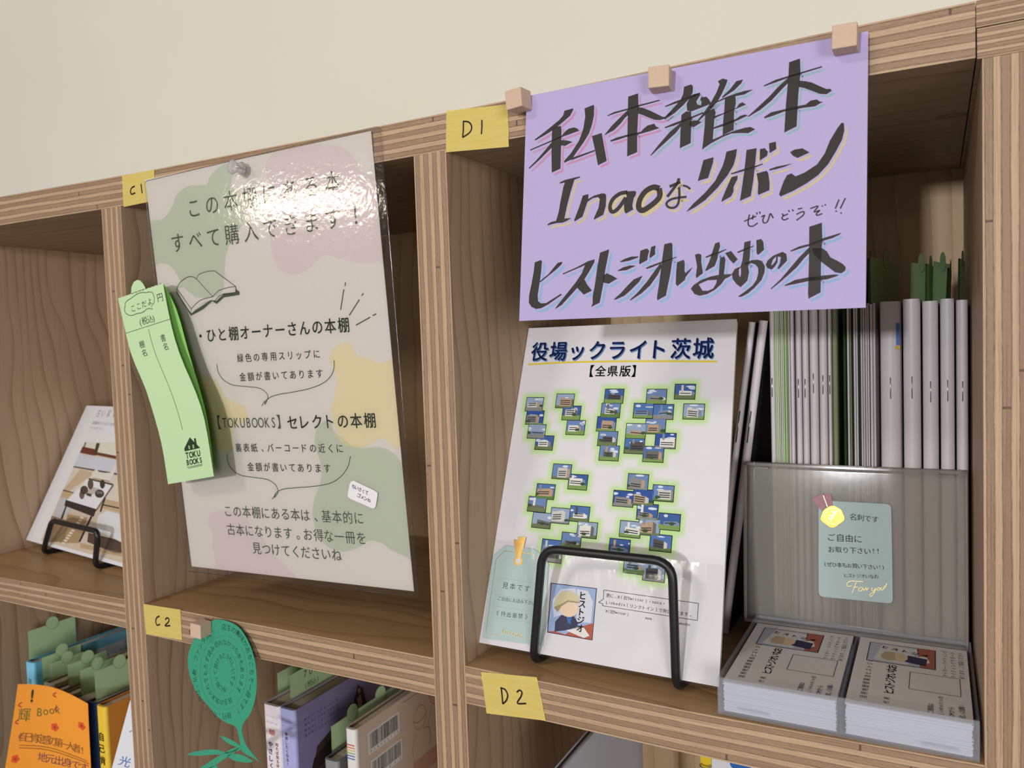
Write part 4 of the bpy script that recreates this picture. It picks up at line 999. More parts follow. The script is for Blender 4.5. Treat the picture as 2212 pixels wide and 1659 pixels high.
leaning((1638, 694), (1552, 1245), 19, 'leaning white spined booklet with a dark cover beside the green edged bundle', .116, True)

# ------------------------------------------------------------------ price slips sticking up from the booklets and books
def slip_in(label, a, b, depth, ya, group, circle=True, lean=0.0, text=None, mat=None, yaw=0.0):
    """folded slip standing in a plane of constant x; a, b = front edge top / bottom in the photo, at depth ya"""
    A, B = Py(*a, ya), Py(*b, ya); h = A.z - B.z; x = B.x
    mat = mat or M_GRN
    root = thing('price_slip', (x, ya + depth / 2, B.z), label, 'slip', group)
    P = Page((x, ya, B.z), (math.sin(yaw), math.cos(yaw), 0), (lean, 0, 1), depth, h)
    if P.n.x < 0: P.n = -P.n
    P.area([(0, 0), (depth, 0), (depth, h), (depth * .68, h), (depth * .32, h), (0, h)], mat, 0, False)
    P.area([(0, -.012), (depth, -.012), (depth, 0), (0, 0)], mat, 0, False)
    P.mesh([P.at(xx, yy, -.0009 - .0007 * (yy < h * .9)) for xx, yy in ((0, -.012), (0, h), (depth, h), (depth, -.012))], [(0, 1, 2, 3)], mat)
    P.mesh([P.at(0, h, 0), P.at(depth, h, 0), P.at(depth, h, -.0009), P.at(0, h, -.0009)], [(0, 1, 2, 3)], mat)
    if text:
        for st, yy, em in text: P.text(st, (depth * .28, h * yy), (depth * .28 + em * .8 * (len(st) - 1), h * yy), em, flat('2c3a26'), 3, -.004, 1, .05)
    P.build('leaf', root)
    if circle:
        r = min(depth * .17, .0065); cx_ = depth * .5; Q = Page(P.p0, P.ex, P.ey, depth, h); Q.n = P.n
        pts = [(cx_ + r * math.cos(2 * PI * i / 24), h + r * .15 + r * math.sin(2 * PI * i / 24)) for i in range(24)]
        Q.area(pts, mat, 5, False); Q.area(pts[::-1], mat, -3, False)
        rim = [(cx_ + r * math.cos(PI + PI * i / 12), h + r * .15 + r * math.sin(PI + PI * i / 12)) for i in range(13)]
        Q.stroke(rim, .0003, flat('7fa364'), 7); Q.build('tab', root)
G1 = 'green slips in the booklets at the back of the right bay'
yz = .14
slip_in('narrow dark slip left of the broad slip above the booklets', (1870, 558), (1876, 665), .03, yz, G1, lean=.02)
slip_in('broad slip above the broad white booklet, in shadow', (1879, 555), (1881, 668), .070, yz, G1, yaw=.20)
slip_in('leftmost slip of the cluster above the second and third thick booklets', (1973, 567), (1972, 655), .034, yz, G1, yaw=.27)
slip_in('slip in the middle of the cluster above the thick booklets', (2003, 569), (2003, 655), .03, yz, G1, yaw=.13)
slip_in('slanted slip at the right of the cluster above the thick booklets', (2013, 565), (2020, 655), .034, yz + .004, G1, yaw=.26)
slip_in('single thin slip above the fourth thick booklet', (2048, 578), (2048, 655), .03, yz, G1, lean=.03, yaw=.06)
slip_in('slip above the booklet against the right upright', (2073, 558), (2074, 655), .03, yz, G1, yaw=.12)

# ------------------------------------------------------------------ clear card box with two stacks of business cards
def frost(name, tint, mixv, rough):
    t = NT(name); b = t.new('ShaderNodeBsdfPrincipled'); b.inputs['Base Color'].default_value = lin(tint); b.inputs['Roughness'].default_value = rough; b.inputs['Specular IOR Level'].default_value = .6
    tr = t.new('ShaderNodeBsdfTransparent'); tr.inputs[0].default_value = (.93, .94, .96, 1)
    n = t.noise(t.new('ShaderNodeTexCoord').outputs['Object'], 40, 3)
    bp = t.new('ShaderNodeBump'); bp.inputs['Strength'].default_value = .25; bp.inputs['Distance'].default_value = .001; t.link(n, bp.inputs['Height']); t.link(bp.outputs[0], b.inputs['Normal'])
    ms = t.new('ShaderNodeMixShader'); ms.inputs[0].default_value = mixv; t.link(tr.outputs[0], ms.inputs[1]); t.link(b.outputs[0], ms.inputs[2]); t.link(ms.outputs[0], t.out.inputs[0]); return t.m
M_TRAY = frost('tray_plastic', 'd2d5dc', .16, .2)
t = NT('lid_plastic'); nz = t.noise(t.new('ShaderNodeTexCoord').outputs['Object'], 30, 3)
M_LID = t.bsdf(lin('c9c5bf'), .12, .5, bump=nz, bstr=.12, bdist=.0008)
tr = t.new('ShaderNodeBsdfTransparent'); tr.inputs[0].default_value = lin('e9e7e4')
rf = t.new('ShaderNodeBsdfRefraction'); rf.inputs['Roughness'].default_value = .3; rf.inputs['IOR'].default_value = 1.15; rf.inputs[0].default_value = lin('e9e7e4')
m1 = t.new('ShaderNodeMixShader'); m1.inputs[0].default_value = .25; t.link(tr.outputs[0], m1.inputs[1]); t.link(rf.outputs[0], m1.inputs[2])
ms = t.new('ShaderNodeMixShader'); ms.inputs[0].default_value = .27; t.link(m1.outputs[0], ms.inputs[1]); t.link(t.p.outputs[0], ms.inputs[2]); t.link(ms.outputs[0], t.out.inputs[0])
zs_ = zmf(-.05) + .0014
xl, xr = Pz(1546, 1546, zs_).x, .0166
xm = Pz(1815, 1592, zs_).x
yf, ybk, hw = .0015, .1045, .0185
box = thing('card_box', ((xl + xr) / 2, .05, zs_ - .0012), 'clear plastic card box with open lid at the shelf front corner', 'card box')
# the shelf sags a little: follow it at the left end
mb = MB(); th = .0011
mb.box((xl, yf, zs_ - .001), (xr, ybk, zs_), M_TRAY)
for x in (xl, xm - th / 2, xr - th): mb.box((x, yf + th, zs_), (x + th, ybk - th, zs_ + hw - (.002 if x == xm - th / 2 else 0)), M_TRAY)
for y in (yf, ybk - th): mb.box((xl, y, zs_), (xr, y + th, zs_ + hw), M_TRAY)
for a, b in ((xl + .010, xl + .026), (xr - .024, xr - .008)): mb.box((a, yf - .0004, zs_ + .003), (b, yf, zs_ + .0042), M_TRAY)
mb.build('tray', box)
la, lb = Py(1613, 1334, ybk + .001), Py(2091, 1398, ybk + .001); lt, ltr = Py(1618, 998, ybk + .0035), Py(2096, 1021, ybk + .0035)
zb0 = min(la.z, lb.z)
lid = Page(la, lb - la, (lt + ltr) / 2 - (la + lb) / 2, (lb - la).length, ((lt + ltr) / 2 - (la + lb) / 2).length)
xe = lid.loc(2096, 1021)[0]
lid.W = min(lid.W, xr + .0005 - la.x)
lm = MB(); W, H = lid.W, lid.H
def lid_bend(x, y, h=0):      # the thin lid bows back towards its top and swells at the right
    q = min(max((x / W - .70) / .22, 0), 1); q = q * q * (3 - 2 * q)
    o_ = -.45 * y * y - .0016 * q * min(1, y / H * 2.5) + .0006 * math.sin(3 * y / H + 2 * x / W)
    return lid.p0 + lid.ex * x + lid.ey * y + lid.n * (h + o_)
lid.bend = lid_bend
slab(lid, 0, 0, W, H, -.001, 0, M_LID, lm)
for q in ((0, 0, W, .0012), (0, H - .0012, W, H), (0, .0012, .0012, H - .0012), (W - .0012, .0012, W, H - .0012)): slab(lid, *q, 0, .0075, M_LID, lm)
for x in (.006, W - .014): slab(lid, x, H - .004, x + .008, H - .0028, 0, .003, M_LID, lm)
lm.build('lid', box)
hg = MB(); 
hg.tube([lid.at(.004, -.001, .0), lid.at(W - .004, -.001, .0)], .0011, M_LID, 8); hg.build('hinge', box)
sk = Page(lid.p0, lid.ex, lid.ey, W, H, lid_bend); sk.LAY = .00006
F5 = Z(1550, 800, 3.016)
rr = []
q = [sk.loc(*p) for p in F5([(660, 1470), (1143, 1518), (1130, 877), (655, 850)])]
for i in range(4):
    a, b, c_ = Vector(q[i - 1]), Vector(q[i]), Vector(q[(i + 1) % 4]); r = .003
    p1, p2 = b + (a - b).normalized() * r, b + (c_ - b).normalized() * r
    rr += [tuple(p1 * (1 - k / 4) ** 2 + b * 2 * (k / 4) * (1 - k / 4) + p2 * (k / 4) ** 2) for k in range(5)]
sk.area(rr, paper('b4c5c4', .02), 8)
s5 = lambda st, a, b, em, m=HW, lay=12, bold=-.006, jit=.05: sk.textpx(st, F5([a])[0], F5([b])[0], em, m, lay, bold, 1, jit)
s5('名刺です', (880, 958), (1026, 975), 15.5); s5('ご自由に', (742, 1090), (915, 1100), 17.5); s5('お取り下さい!!', (742, 1168), (1045, 1182), 14.5)
s5('(ぜひ本もお買い下さい!)', (703, 1262), (1078, 1285), 11); s5('ヒストジオいなお', (835, 1335), (1035, 1342), 9.5)
GOL2 = foil('e8d9a0')
sp = lambda L, w_, m, lay=12, sm=4: sk.strokepx(F5(L), w_, m, lay, sm)
for L in ([(905,1372),(870,1370),(845,1385),(850,1405),(875,1400)], [(905,1372),(950,1375)], [(905,1380),(890,1415),(878,1448)], [(885,1410),(915,1408)],
          [(945,1410),(925,1415),(920,1430),(935,1435),(950,1415),(952,1432),(965,1420),(970,1410),(972,1430),(985,1412)],
          [(1010,1412),(1005,1430),(1020,1432),(1035,1412),(1020,1450),(1000,1470),(995,1455),(1030,1435)], [(1050,1412),(1040,1425),(1048,1432),(1060,1418),(1050,1412)],
          [(1068,1410),(1065,1428),(1078,1425),(1088,1400),(1085,1422),(1105,1385)]): sp(L, 1.7, GOL2)
sk.build('thank_you_sticker', box)['label'] = 'pale green handwritten label'
se = Page(lid.p0, lid.ex, lid.ey, W, H, lid_bend); se.LAY = .00006; M_ROSE = paper('b58a92', .03)
se.areapx(F5([(610, 840), (682, 803), (700, 860), (715, 890), (678, 920)]), M_ROSE, 14, clip=False); se.areapx(F5([(688, 815), (735, 805), (750, 885), (712, 892)]), M_ROSE, 15, clip=False)
se.strokepx(F5([(686, 818), (714, 892)]), 1.2, GOL2, 16)
se.areapx(F5([(748 + (76 + 5 * math.sin(a * 5)) * math.cos(a), 955 + (66 + 5 * math.cos(a * 4)) * math.sin(a)) for a in [i * PI / 18 for i in range(36)]]), foil('c9a24c'), 17, clip=False)
ring = [(750 + 54 * math.cos(i * PI / 16), 952 + 52 * math.sin(i * PI / 16)) for i in range(33)]
se.strokepx(F5(ring), 1.2, GOL2, 19)
se.strokepx(F5([(735, 992), (748, 960), (770, 915)]), 1.6, GOL2, 20, 4)
for a, b in (((742, 970), -.9), ((752, 950), -.9), ((760, 935), -.7), ((742, 975), -2.6), ((750, 955), -2.6), ((760, 935), -2.4)):
    c0 = (a[0] + 14 * math.cos(b), a[1] + 14 * math.sin(b)); se.areapx(F5([(c0[0] + 14 * math.cos(t_) * math.cos(b) - 6 * math.sin(t_) * math.sin(b), c0[1] + 14 * math.cos(t_) * math.sin(b) + 6 * math.sin(t_) * math.cos(b)) for t_ in [i * PI / 5 for i in range(10)]]), GOL2, 20, clip=False)
se.build('gold_seal', box)['label'] = 'gold wax seal with rose ribbon'
# the cards
M_CARD = paper('ded8d6', .02)
t = NT('card_edges'); tc = t.new('ShaderNodeTexCoord').outputs['Object']
mp = t.new('ShaderNodeMapping'); t.link(tc, mp.inputs[0]); mp.inputs['Scale'].default_value = (25, 25, 2600)
M_CEDG = t.bsdf(t.mix(t.noise(mp.outputs[0], 1.0, 2), lin('cbc9d2'), lin('e6e4ea')), .7, .1)
cw = .0548 if False else None
for side, (xa, xb) in enumerate(((xl + th + .0012, xm - th - .0008), (xm + th + .0008, xr - th - .0012))):
    ya, yb2 = yf + th + .0008, yf + th + .0008 + .0925
    ztop = zs_ + .0162
    rc = random.Random(side)
    n = 22; mb = MB()
    for i in range(n):      # the pile, slightly uneven
        za, zb3 = zs_ + .0003 + (ztop - zs_ - .0008) * i / n, zs_ + .0003 + (ztop - zs_ - .0008) * (i + 1) / n
        j = rc.uniform(-.0004, .0004); k = rc.uniform(0, .0005)
        mb.box((xa + j + .0004, ya + k, za), (xb + j - .0004, yb2 + k, zb3 - .00002), M_CEDG)
    o = mb.build('business_card_stack', None, ((xa + xb) / 2, (ya + yb2) / 2, zs_))
    put(o, ('white business cards piled in the left half of the card box', 'white business cards piled in the right half of the card box')[side], 'business cards', 'piles of business cards', 'stuff')
    P = Page((xa, ya, ztop), (1, 0, 0), (0, 1, 0), xb - xa, yb2 - ya); P.LAY = .00004
    w_, d_ = P.W, P.H
    P.sheet(M_CARD, thick=.00022)
    # print reads along the depth: card u runs away from us, card v runs to the left
    cp = lambda u_, v_: (w_ * (1 - v_), d_ * u_)
    ar = lambda L, m, l: P.area([cp(a, b) for a, b in L], m, l)
    CB = flat('2b2830', .6)
    vt2 = lambda st, x, y0, y1, em, m=CB, bold=0: P.text(st, (w_ * x, d_ * y0), (w_ * x, d_ * y1), em, m, 3, bold)
    vt2('活用地歴提案会ヒストジオ', .14, .10, .62, .0035); vt2('代表', .33, .08, .13, .003); vt2('ヒストジオいなお', .34, .22, .58, .0056, CB, .012)
    for x, st in ((.68, 'ご連絡は'), (.76, 'LinkedInの'), (.84, 'DMから'), (.92, '宜しくお願い')): vt2(st, x, .05, .05 + .026 * len(st) * .85, .0030)
    for x, st in ((.80, 'ライター・ライティング'), (.87, 'ライティングサポート'), (.94, '承ります、ご相談ください')): vt2(st, x, .56, .93, .0028, flat('6b6468'))
    bx_ = (.46, .80, .30, .56)
    for a, b in (((.50, .30), (.92, .30)), ((.92, .30), (.92, .54)), ((.92, .54), (.50, .54)), ((.50, .54), (.50, .30))): P.stroke([(w_ * a[0], d_ * a[1]), (w_ * b[0], d_ * b[1])], .0003, CB, 3)
    f0, f1, g0, g1 = .10, .72, .62, .93
    q = lambda L: [(w_ * (f0 + (f1 - f0) * a), d_ * (g0 + (g1 - g0) * b)) for a, b in L]
    P.area(q([(0, 0), (1, 0), (1, 1), (0, 1)]), CB, 3); P.area(q([(.015, .02), (.985, .02), (.985, .98), (.015, .98)]), flat('b3b6c2'), 4)
    P.area(q([(.1, .1), (.6, .05), (.75, .9), (.2, .95)]), flat('d5d2d0'), 5); P.area(q([(.78, .02), (.985, .02), (.985, .98), (.72, .98)]), flat('a8614e'), 5); P.area(q([(.75, .1), (.92, .3), (.86, .6), (.7, .5)]), flat('dcd5d0'), 6)
    P.area(q([(.56, .18), (.86, .1), (.88, .45), (.6, .52)]), flat('34324e'), 7)
    P.area(q([(.47 + .13 * math.cos(i * PI / 8), .36 + .2 * math.sin(i * PI / 8)) for i in range(16)]), flat('d9bd9d'), 8); P.area(q([(.20, .35), (.26, .55), (.40, .58), (.42, .2), (.30, .14), (.22, .2)]), flat('b8a684'), 9)
    P.text('ヒストジオ', q([(.25, .78)])[0], q([(.85, .62)])[0], .0042, flat('2b2022'), 10, .015)
    o = P.build('business_card', None, ((xa + xb) / 2, (ya + yb2) / 2, ztop)); put(o, ('printed business card with portrait on top of the left pile', 'printed business card with portrait on top of the right pile')[side], 'business card', 'top business cards')

# ------------------------------------------------------------------ left bay: interiors book on its wire easel
zb2_ = zmf(-.75) + .006
A, B = Px(56, 1166, -.8450), Pz(268, 1232, zb2_)
B.z = A.z = max(A.z, zmf(-.8) + .004)
e1 = (B - A).normalized(); r_ = ray(187, 876)
tt = (A - CAM).dot(e1) / r_.dot(e1); T_ = CAM + r_ * tt            # top left corner: the ray point square to the bottom edge
ey = (T_ - A); Hh = ey.length
bkl = thing('interiors_book', A, 'white book with a tatami room photo on a wire easel in the left bay', 'book')
pg = Page(A, e1, ey, .205, Hh)
slab(pg, 0, 0, pg.W, pg.H, -.008, -.0004, M_PGS).build('pages', bkl)
pg.sheet(paper('dfe0e4', .015, .45, .4))
L0 = Z(0, 850, 4.022)
gr = flat('8a8d92'); 
pg.textpx('古い家で暮らす', L0([(858, 172)])[0], L0([(1130, 182)])[0], 15, gr, 3, -.01, .8)
pg.textpx('居場所をつくる八つの物語', L0([(812, 255)])[0], L0([(1010, 270)])[0], 6.5, gr, 3, 0, .9); pg.textpx('ライフストーリー', L0([(790, 297)])[0], L0([(890, 306)])[0], 5, gr, 3)
x0, y1 = pg.loc(*L0([(735, 425)])[0]); x1 = pg.W; y0 = pg.loc(*L0([(400, 1290)])[0])[1]
x0 = min(x0, pg.loc(*L0([(400, 1290)])[0])[0])
pa = lambda pts, c, l, clip=True: pg.area([(max(x0, a), max(y0, b)) for a, b in (pg.loc(*q) for q in L0(pts))], flat(c, .5), l)
pg.rect(x0, y0, x1, y1, flat('c9b9a6', .5), 2)
pa([(735,425),(1300,425),(1300,590),(690,520)], 'd4d3c4', 3); pa([(705,460),(840,487),(820,540),(690,515)], '6b3a2c', 4); pa([(845,510),(1300,600),(1300,630),(838,535)], '6b3f33', 4)
pa([(840,430),(870,433),(838,540),(815,535)], '4d3d30', 5); pa([(740,425),(752,425),(735,470),(725,470)], '5a4a3c', 5)
pa([(690,525),(1300,625),(1300,740),(640,630)], 'c6cad4', 4); pa([(640,630),(1300,740),(1300,760),(635,640)], '5b4c44', 5)
pa([(630,645),(1300,770),(1300,1000),(545,840)], 'd2c8ba', 4); pa([(700,660),(830,690),(600,850),(550,840)], 'c2ac90', 5)
pa([(800,690),(840,655),(860,680),(900,690),(960,690),(1010,600),(1010,660),(960,760),(800,730)], 'd8d3cc', 6); pa([(800,690),(840,660),(850,700),(950,690),(960,770),(810,740)], 'a98a6e', 5)
pa([(545,838),(1300,1000),(1300,1100),(520,900)], 'bda382', 5); pa([(545,835),(640,858),(640,866),(543,845)], '3c332e', 6); pa([(890,960),(1300,1045),(1300,1056),(888,972)], '453a34', 6)
pa([(575,935),(775,735),(985,785),(835,1010)], 'dcdde2', 7); pa([(775,735),(985,785),(980,800),(770,748)], '4c4038', 8); pa([(835,1010),(985,785),(992,800),(838,1025)], '7c6a5c', 8)
pa([(575,925),(840,1005),(815,1072),(562,975)], '3a302c', 8); pa([(575,970),(585,975),(545,1090),(525,1100)], '2d2522', 8); pa([(790,1065),(805,1070),(700,1290),(685,1290)], '2d2522', 8); pa([(910,900),(922,905),(880,1030),(868,1028)], '2d2522', 8)
for cx_, cy_, rx, ry, c in ((735, 840, 34, 38, '51443c'), (715, 880, 22, 40, '6a5a4e'), (790, 790, 25, 45, '5b5048'), (893, 790, 22, 38, '3f3832'), (868, 872, 40, 36, '453d38'), (868, 862, 28, 16, 'c9c4be')): pa(el(cx_, cy_, rx, ry), c, 10)
pa([(790,808),(870,830),(800,885),(755,870)], 'b7aea4', 9); pa([(760,865),(800,875),(795,900),(752,885)], '4a3e36', 10)
pa([(460,930),(560,900),(640,960),(590,1050),(470,1090)], 'b9bcc0', 6); pa([(440,1060),(600,1110),(560,1290),(400,1290)], '8b7458', 6); pa([(590,1050),(760,1080),(690,1300),(520,1300)], 'a58b68', 5)
for k in range(11): pa([(705-16*k, 1070+22*k), (735-16*k, 1078+22*k), (728-16*k, 1092+22*k), (698-16*k, 1084+22*k)], 'd9cfbf', 9)
pa([(860,1060),(930,1020),(1300,1110),(1300,1330),(1050,1290),(850,1190),(840,1120)], 'd5d6d8', 7); pa([(770,1210),(1300,1340),(1300,1430),(1000,1390),(760,1290)], '54443a', 6)
pa([(700,1300),(1300,1440),(1300,1480),(700,1340)], 'b49a78', 6)
pg.build('cover', bkl)
nb = Vector((-pg.n.x, -pg.n.y, 0)).normalized()
def above(foot, px, py):      # point straight above a foot along the photo ray
    d = ray(px, py); n_ = nb; return CAM + d * ((foot - CAM).dot(n_) / d.dot(n_))
def before(px, py, gap):      # the ray point a little in front of the book, dropped to the shelf
    d = ray(px, py); q = A - nb * gap; p = CAM + d * ((q - CAM).dot(nb) / d.dot(nb)); p.z = zmf(p.x) + .0024; return p
fl2, fr2 = before(91, 1172, .0045), before(204, 1206, .0045)
easel('black wire easel holding the book in the left bay', fl2, fr2, above(fl2, 112, 1124), above(fr2, 212, 1148), nb, .0026, .008)

# ------------------------------------------------------------------ books in the row below
def book(label, u0, u1, vt, yf, depth, spine, side, pages='d8cbb4', group=None, name='book', zbot=ZL, tilt=0, yaw=0, front=None, right_print=None, spine_print=None):
    a, b = Py(u0, vt, yf), Py(u1, vt, yf); x0, x1 = a.x, b.x; z1 = (a.z + b.z) / 2; z0 = zbot + .0003
    root = thing(name, ((x0 + x1) / 2, yf + depth / 2, z0), label, 'book', group)
    t_ = .0012; S, Dm = flat(spine, .45, .4), flat(side, .45, .4)
    mb = MB(); r = min(.003, (x1 - x0) * .3)
    prof = [(x0, yf + depth)] + [(x0 + r - r * math.cos(k * PI / 8), yf + r - r * math.sin(k * PI / 8)) for k in range(5)] + [(x1 - r + r * math.sin(k * PI / 8), yf + r - r * math.cos(k * PI / 8)) for k in range(5)] + [(x1, yf + depth)]
    k = len(prof); vs = [Vector((p, q, z)) for z in (z0, z1) for p, q in prof]
    ins_ = [(x0 + t_, yf + depth)] + [(x0 + t_, yf + t_ + r * .5), (x1 - t_, yf + t_ + r * .5)] + [(x1 - t_, yf + depth)]
    for i in range(k - 1):
        m = S if 0 < i < k - 2 else Dm
        mb.mesh([vs[i], vs[i + 1], vs[k + i + 1], vs[k + i]], [(0, 1, 2, 3)], m, 0 < i < k - 2)
    top = [Vector((p, q, z1)) for p, q in prof]; it = [Vector((p, q, z1)) for p, q in ins_]
    mb.mesh([top[0], top[1], it[1], it[0]], [(3, 2, 1, 0)], Dm); mb.mesh([top[k - 2], top[k - 1], it[3], it[2]], [(3, 2, 1, 0)], Dm)
    mb.mesh(top[1:k - 1] + [it[2], it[1]], [tuple(range(k))], S)
    def P_(kind):
        if kind == 'spine': P = Page((x0, yf, z0), (1, 0, 0), (0, 0, 1), x1 - x0, z1 - z0); P.n = Vector((0, -1, 0))
        else: P = Page((x1, yf, z0), (0, 1, 0), (0, 0, 1), depth, z1 - z0); P.n = Vector((1, 0, 0))
        return P
    for kind, fn in (('spine', spine_print), ('side', right_print)):
        if fn:
            P = P_(kind); fn(P); o_ = len(mb.v); mb.v += P.v; mp_ = [mb.mid(m) for m in P.mats]
            for f, kk, uvq in zip(P.f, P.mi, P.uv): mb.f.append(tuple(o_ + i for i in f)); mb.mi.append(mp_[kk]); mb.uv.append(uvq); mb.smooth.append(False)
    mb.build('cover', root)
    mb = MB(); mb.box((x0 + t_, yf + t_ + r * .5, z0), (x1 - t_, yf + depth - .002, z1 - .0022), PGB(pages)); mb.build('pages', root)
    return root
def PGB(c):
    k = ('pgb', c)
    if k not in MATS:
        t = NT('book_pages_' + c); tc = t.new('ShaderNodeTexCoord').outputs['Object']
        mp = t.new('ShaderNodeMapping'); t.link(tc, mp.inputs[0]); mp.inputs['Scale'].default_value = (1800, 20, 40)
        b = lin(c); MATS[k] = t.bsdf(t.mix(t.noise(mp.outputs[0], 1.0, 2), tuple(q * .75 for q in b[:3]) + (1,), b), .85, .1)
    return MATS[k]
def vtxt(P, st, x, ytop, em, col, bold=0.0, pitch=1.05, lay=3):
    for i, ch in enumerate(st): P.glyph_at(ch, x, ytop - em * (.5 + pitch * i), em, flat(col, .5), lay, bold)
def barcode(P, x, y, w_, h, seed, num=None):
    r = random.Random(seed); xx = x
    P.rect(x - .002, y - .004, x + w_ + .002, y + h + .0015, flat('e6e4e2', .5), 2)
    while xx < x + w_:
        q = r.choice((.0003, .0005, .0008)); P.rect(xx, y, xx + q, y + h, flat('201e20', .5), 3); xx += q + r.choice((.0003, .0005, .0007))
    if num: P.text(num, (x + .001, y - .002), (x + w_ - .001, y - .002), .0028, flat('201e20', .5), 3)
GA, GB = 'books in the lower left bay', 'books in the lower middle bay'
def sp1(P): vtxt(P, '自己肯定感', P.W * .5, P.H - .016, .0062, '22333a')
def sd1(P): P.rect(.022, P.H - .16, .10, P.H - .010, flat('b9c4c8', .45), 2); P.text('くらしのヒント', (.05, P.H - .02), (.095, P.H - .02), .004, flat('32484d'), 3)
book('light blue book at the back left of the lower left bay', 53.5, 71, 1431, .045, .13, '7cc4e0', '6fb9d6', spine_print=sp1, right_print=sd1, group=GA)
book('cream book with white edge right of the light blue book', 92, 112, 1478, .040, .12, 'd9d2c0', 'b8a68a', group=GA)
book('thin brown book third from the left in the lower left bay', 114, 131, 1490, .040, .12, '9b7a5c', '8f7256', group=GA)
book('tan book in the middle of the lower left row', 133, 152, 1500, .040, .12, '8a7458', 'a08a68', group=GA)
book('tan book left of the dark blue one', 154, 184, 1512, .040, .12, 'a58e6c', '98825f', group=GA)
book('dark blue book beside the yellow spined book', 186, 205.5, 1518, .036, .12, '1d3a66', '22406d', group=GA)
def sp7(P): vtxt(P, '自己肯定', P.W * .45, P.H - .024, .0085, '2a2620', .02, 1.3)
def sd7(P): P.rect(.022, P.H - .075, .085, P.H - .012, flat('e3e3e4', .45), 2); barcode(P, .030, P.H - .030, .032, .012, 4, '9784'); barcode(P, .030, P.H - .055, .032, .010, 5)
book('yellow spined orange book with barcode in the lower left bay', 206.5, 226, 1526, .030, .125, 'ecc53f', 'e0933c', group=GA, spine_print=sp7, right_print=sd7)
def sd8(P): P.rect(.01, P.H - .035, .11, P.H - .012, flat('3f7f90', .45), 2); P.text('こころのレッスン', (.03, P.H - .024), (.09, P.H - .024), .004, flat('1f3236'), 3)
G2 = 'green slips in the books of the lower left bay'
z3 = lambda *p: Z(0, 1250, 4.022)([p])[0]
slip_in('tall green slip at the back of the lower left bay', z3(237, 457), z3(262, 700), .05, .062, G2)
slip_in('second green slip from the left among the lower left books', z3(365, 690), z3(383, 925), .04, .052, G2)
slip_in('third green slip from the left among the lower left books', z3(455, 752), z3(447, 935), .035, .050, G2)
slip_in('fourth green slip from the left among the lower left books', z3(580, 750), z3(607, 1000), .04, .050, G2)
slip_in('fifth green slip from the left among the lower left books', z3(690, 800), z3(712, 1025), .035, .050, G2)
slip_in('front right green slip among the lower left books', z3(820, 812), z3(842, 1082), .05, .044, G2)
# teal box edge far right of the row
book('teal and grey book behind the green slips in the lower left bay', 205, 215, 1420, .135, .10, '4b8796', '4b8796', group=GA, right_print=sd8)

# orange hand-written card
orc = thing('orange_card', Py(110, 1640, .012), 'orange handwritten card standing in front of the lower left books', 'card')
OL = resample([(38.5, 1478), (27, 1560), (11, 1659), (-8, 1760)]); OR = resample([(190, 1520), (193, 1590), (196.5, 1659), (200, 1770)])
def omap(x, y, h=0):
    t = 1 - y; a, b = lerp_tab(OL, t), lerp_tab(OR, t)
    sag = 14 * math.sin(PI * x) * (1 - t)
    return Py(a[0] + (b[0] - a[0]) * x, a[1] + (b[1] - a[1]) * x - sag, .024 - .008 * math.sin(PI * x) - h)
P = Page((0, 0, 0), (1, 0, 0), (0, 0, 1), 1, 1, omap); P.n = Vector((0, -1, 0)); P.sheet(paper('f09a35', .02), 14, 10)
def oc(st, a, b, em, col, bold=0, lay=2):
    n = len(st)
    for i, ch in enumerate(st):
        t = i / max(1, n - 1); x, y = a[0] + (b[0] - a[0]) * t, a[1] + (b[1] - a[1]) * t
        vs, fs, cxm, wd, q0, q1 = glyph(ch, bold)
        if vs: P.mesh([P.at(x + (p - cxm) * em / .055, y + (q - .36) * em / .085, .0002) for p, q in vs], fs, flat(col, .6))
oc('輝', (.14, .765), (.14, .765), .0095, '6a6a2e'); oc('Book', (.34, .795), (.58, .845), .0075, '6a6a2e')
oc('!', (.22, .915), (.22, .915), .011, '3d3a1e', .03); oc('自己肯定感の第一人者!', (.16, .60), (.90, .575), .0066, '8c5a2c'); oc('地元出身です', (.42, .455), (.92, .435), .0066, '7a4a4e')
def oline(pts, col, wd=.0005):
    q = smooth_open(pts, 4); n = len(q); L = []; Rr = []
    for i in range(n):
        a, b = q[max(i - 1, 0)], q[min(i + 1, n - 1)]; dx, dy = (b[0] - a[0]) * .055, (b[1] - a[1]) * .085; l = math.hypot(dx, dy) or 1
        L.append((q[i][0] - dy / l * wd / 2 / .055, q[i][1] + dx / l * wd / 2 / .085)); Rr.append((q[i][0] + dy / l * wd / 2 / .055, q[i][1] - dx / l * wd / 2 / .085))
    P.mesh([P.at(x, y, .0002) for x, y in L + Rr], [(i, i + 1, n + i + 1, n + i) for i in range(n - 1)], flat(col, .6))
oline([(.13, .535), (.5, .535), (.96, .495)], '8c5a2c'); oline([(.13, .515), (.5, .515), (.98, .475)], '8c5a2c')
for x, y in ((.55, .70), (.90, .78), (.10, .43), (.92, .38)):
    for k in range(5):
        a = 2 * PI * k / 5; P.area([(x + .028 * math.cos(a) + .024 * math.cos(i * PI / 4), y + .018 * math.sin(a) + .016 * math.sin(i * PI / 4)) for i in range(8)], flat('d8542e', .6), 2, False)
    P.area([(x + .014 * math.cos(i * PI / 4), y + .010 * math.sin(i * PI / 4)) for i in range(8)], flat('a03a1c', .6), 4, False)
for x, y in ((.52, .945), (.55, .84), (.06, .84), (.05, .71), (.12, .60)):
    oline([(x + .03, y + .02), (x, y + .01), (x - .01, y - .005), (x + .03, y - .012)], 'b0413a', .0008)
P.build('card', orc)
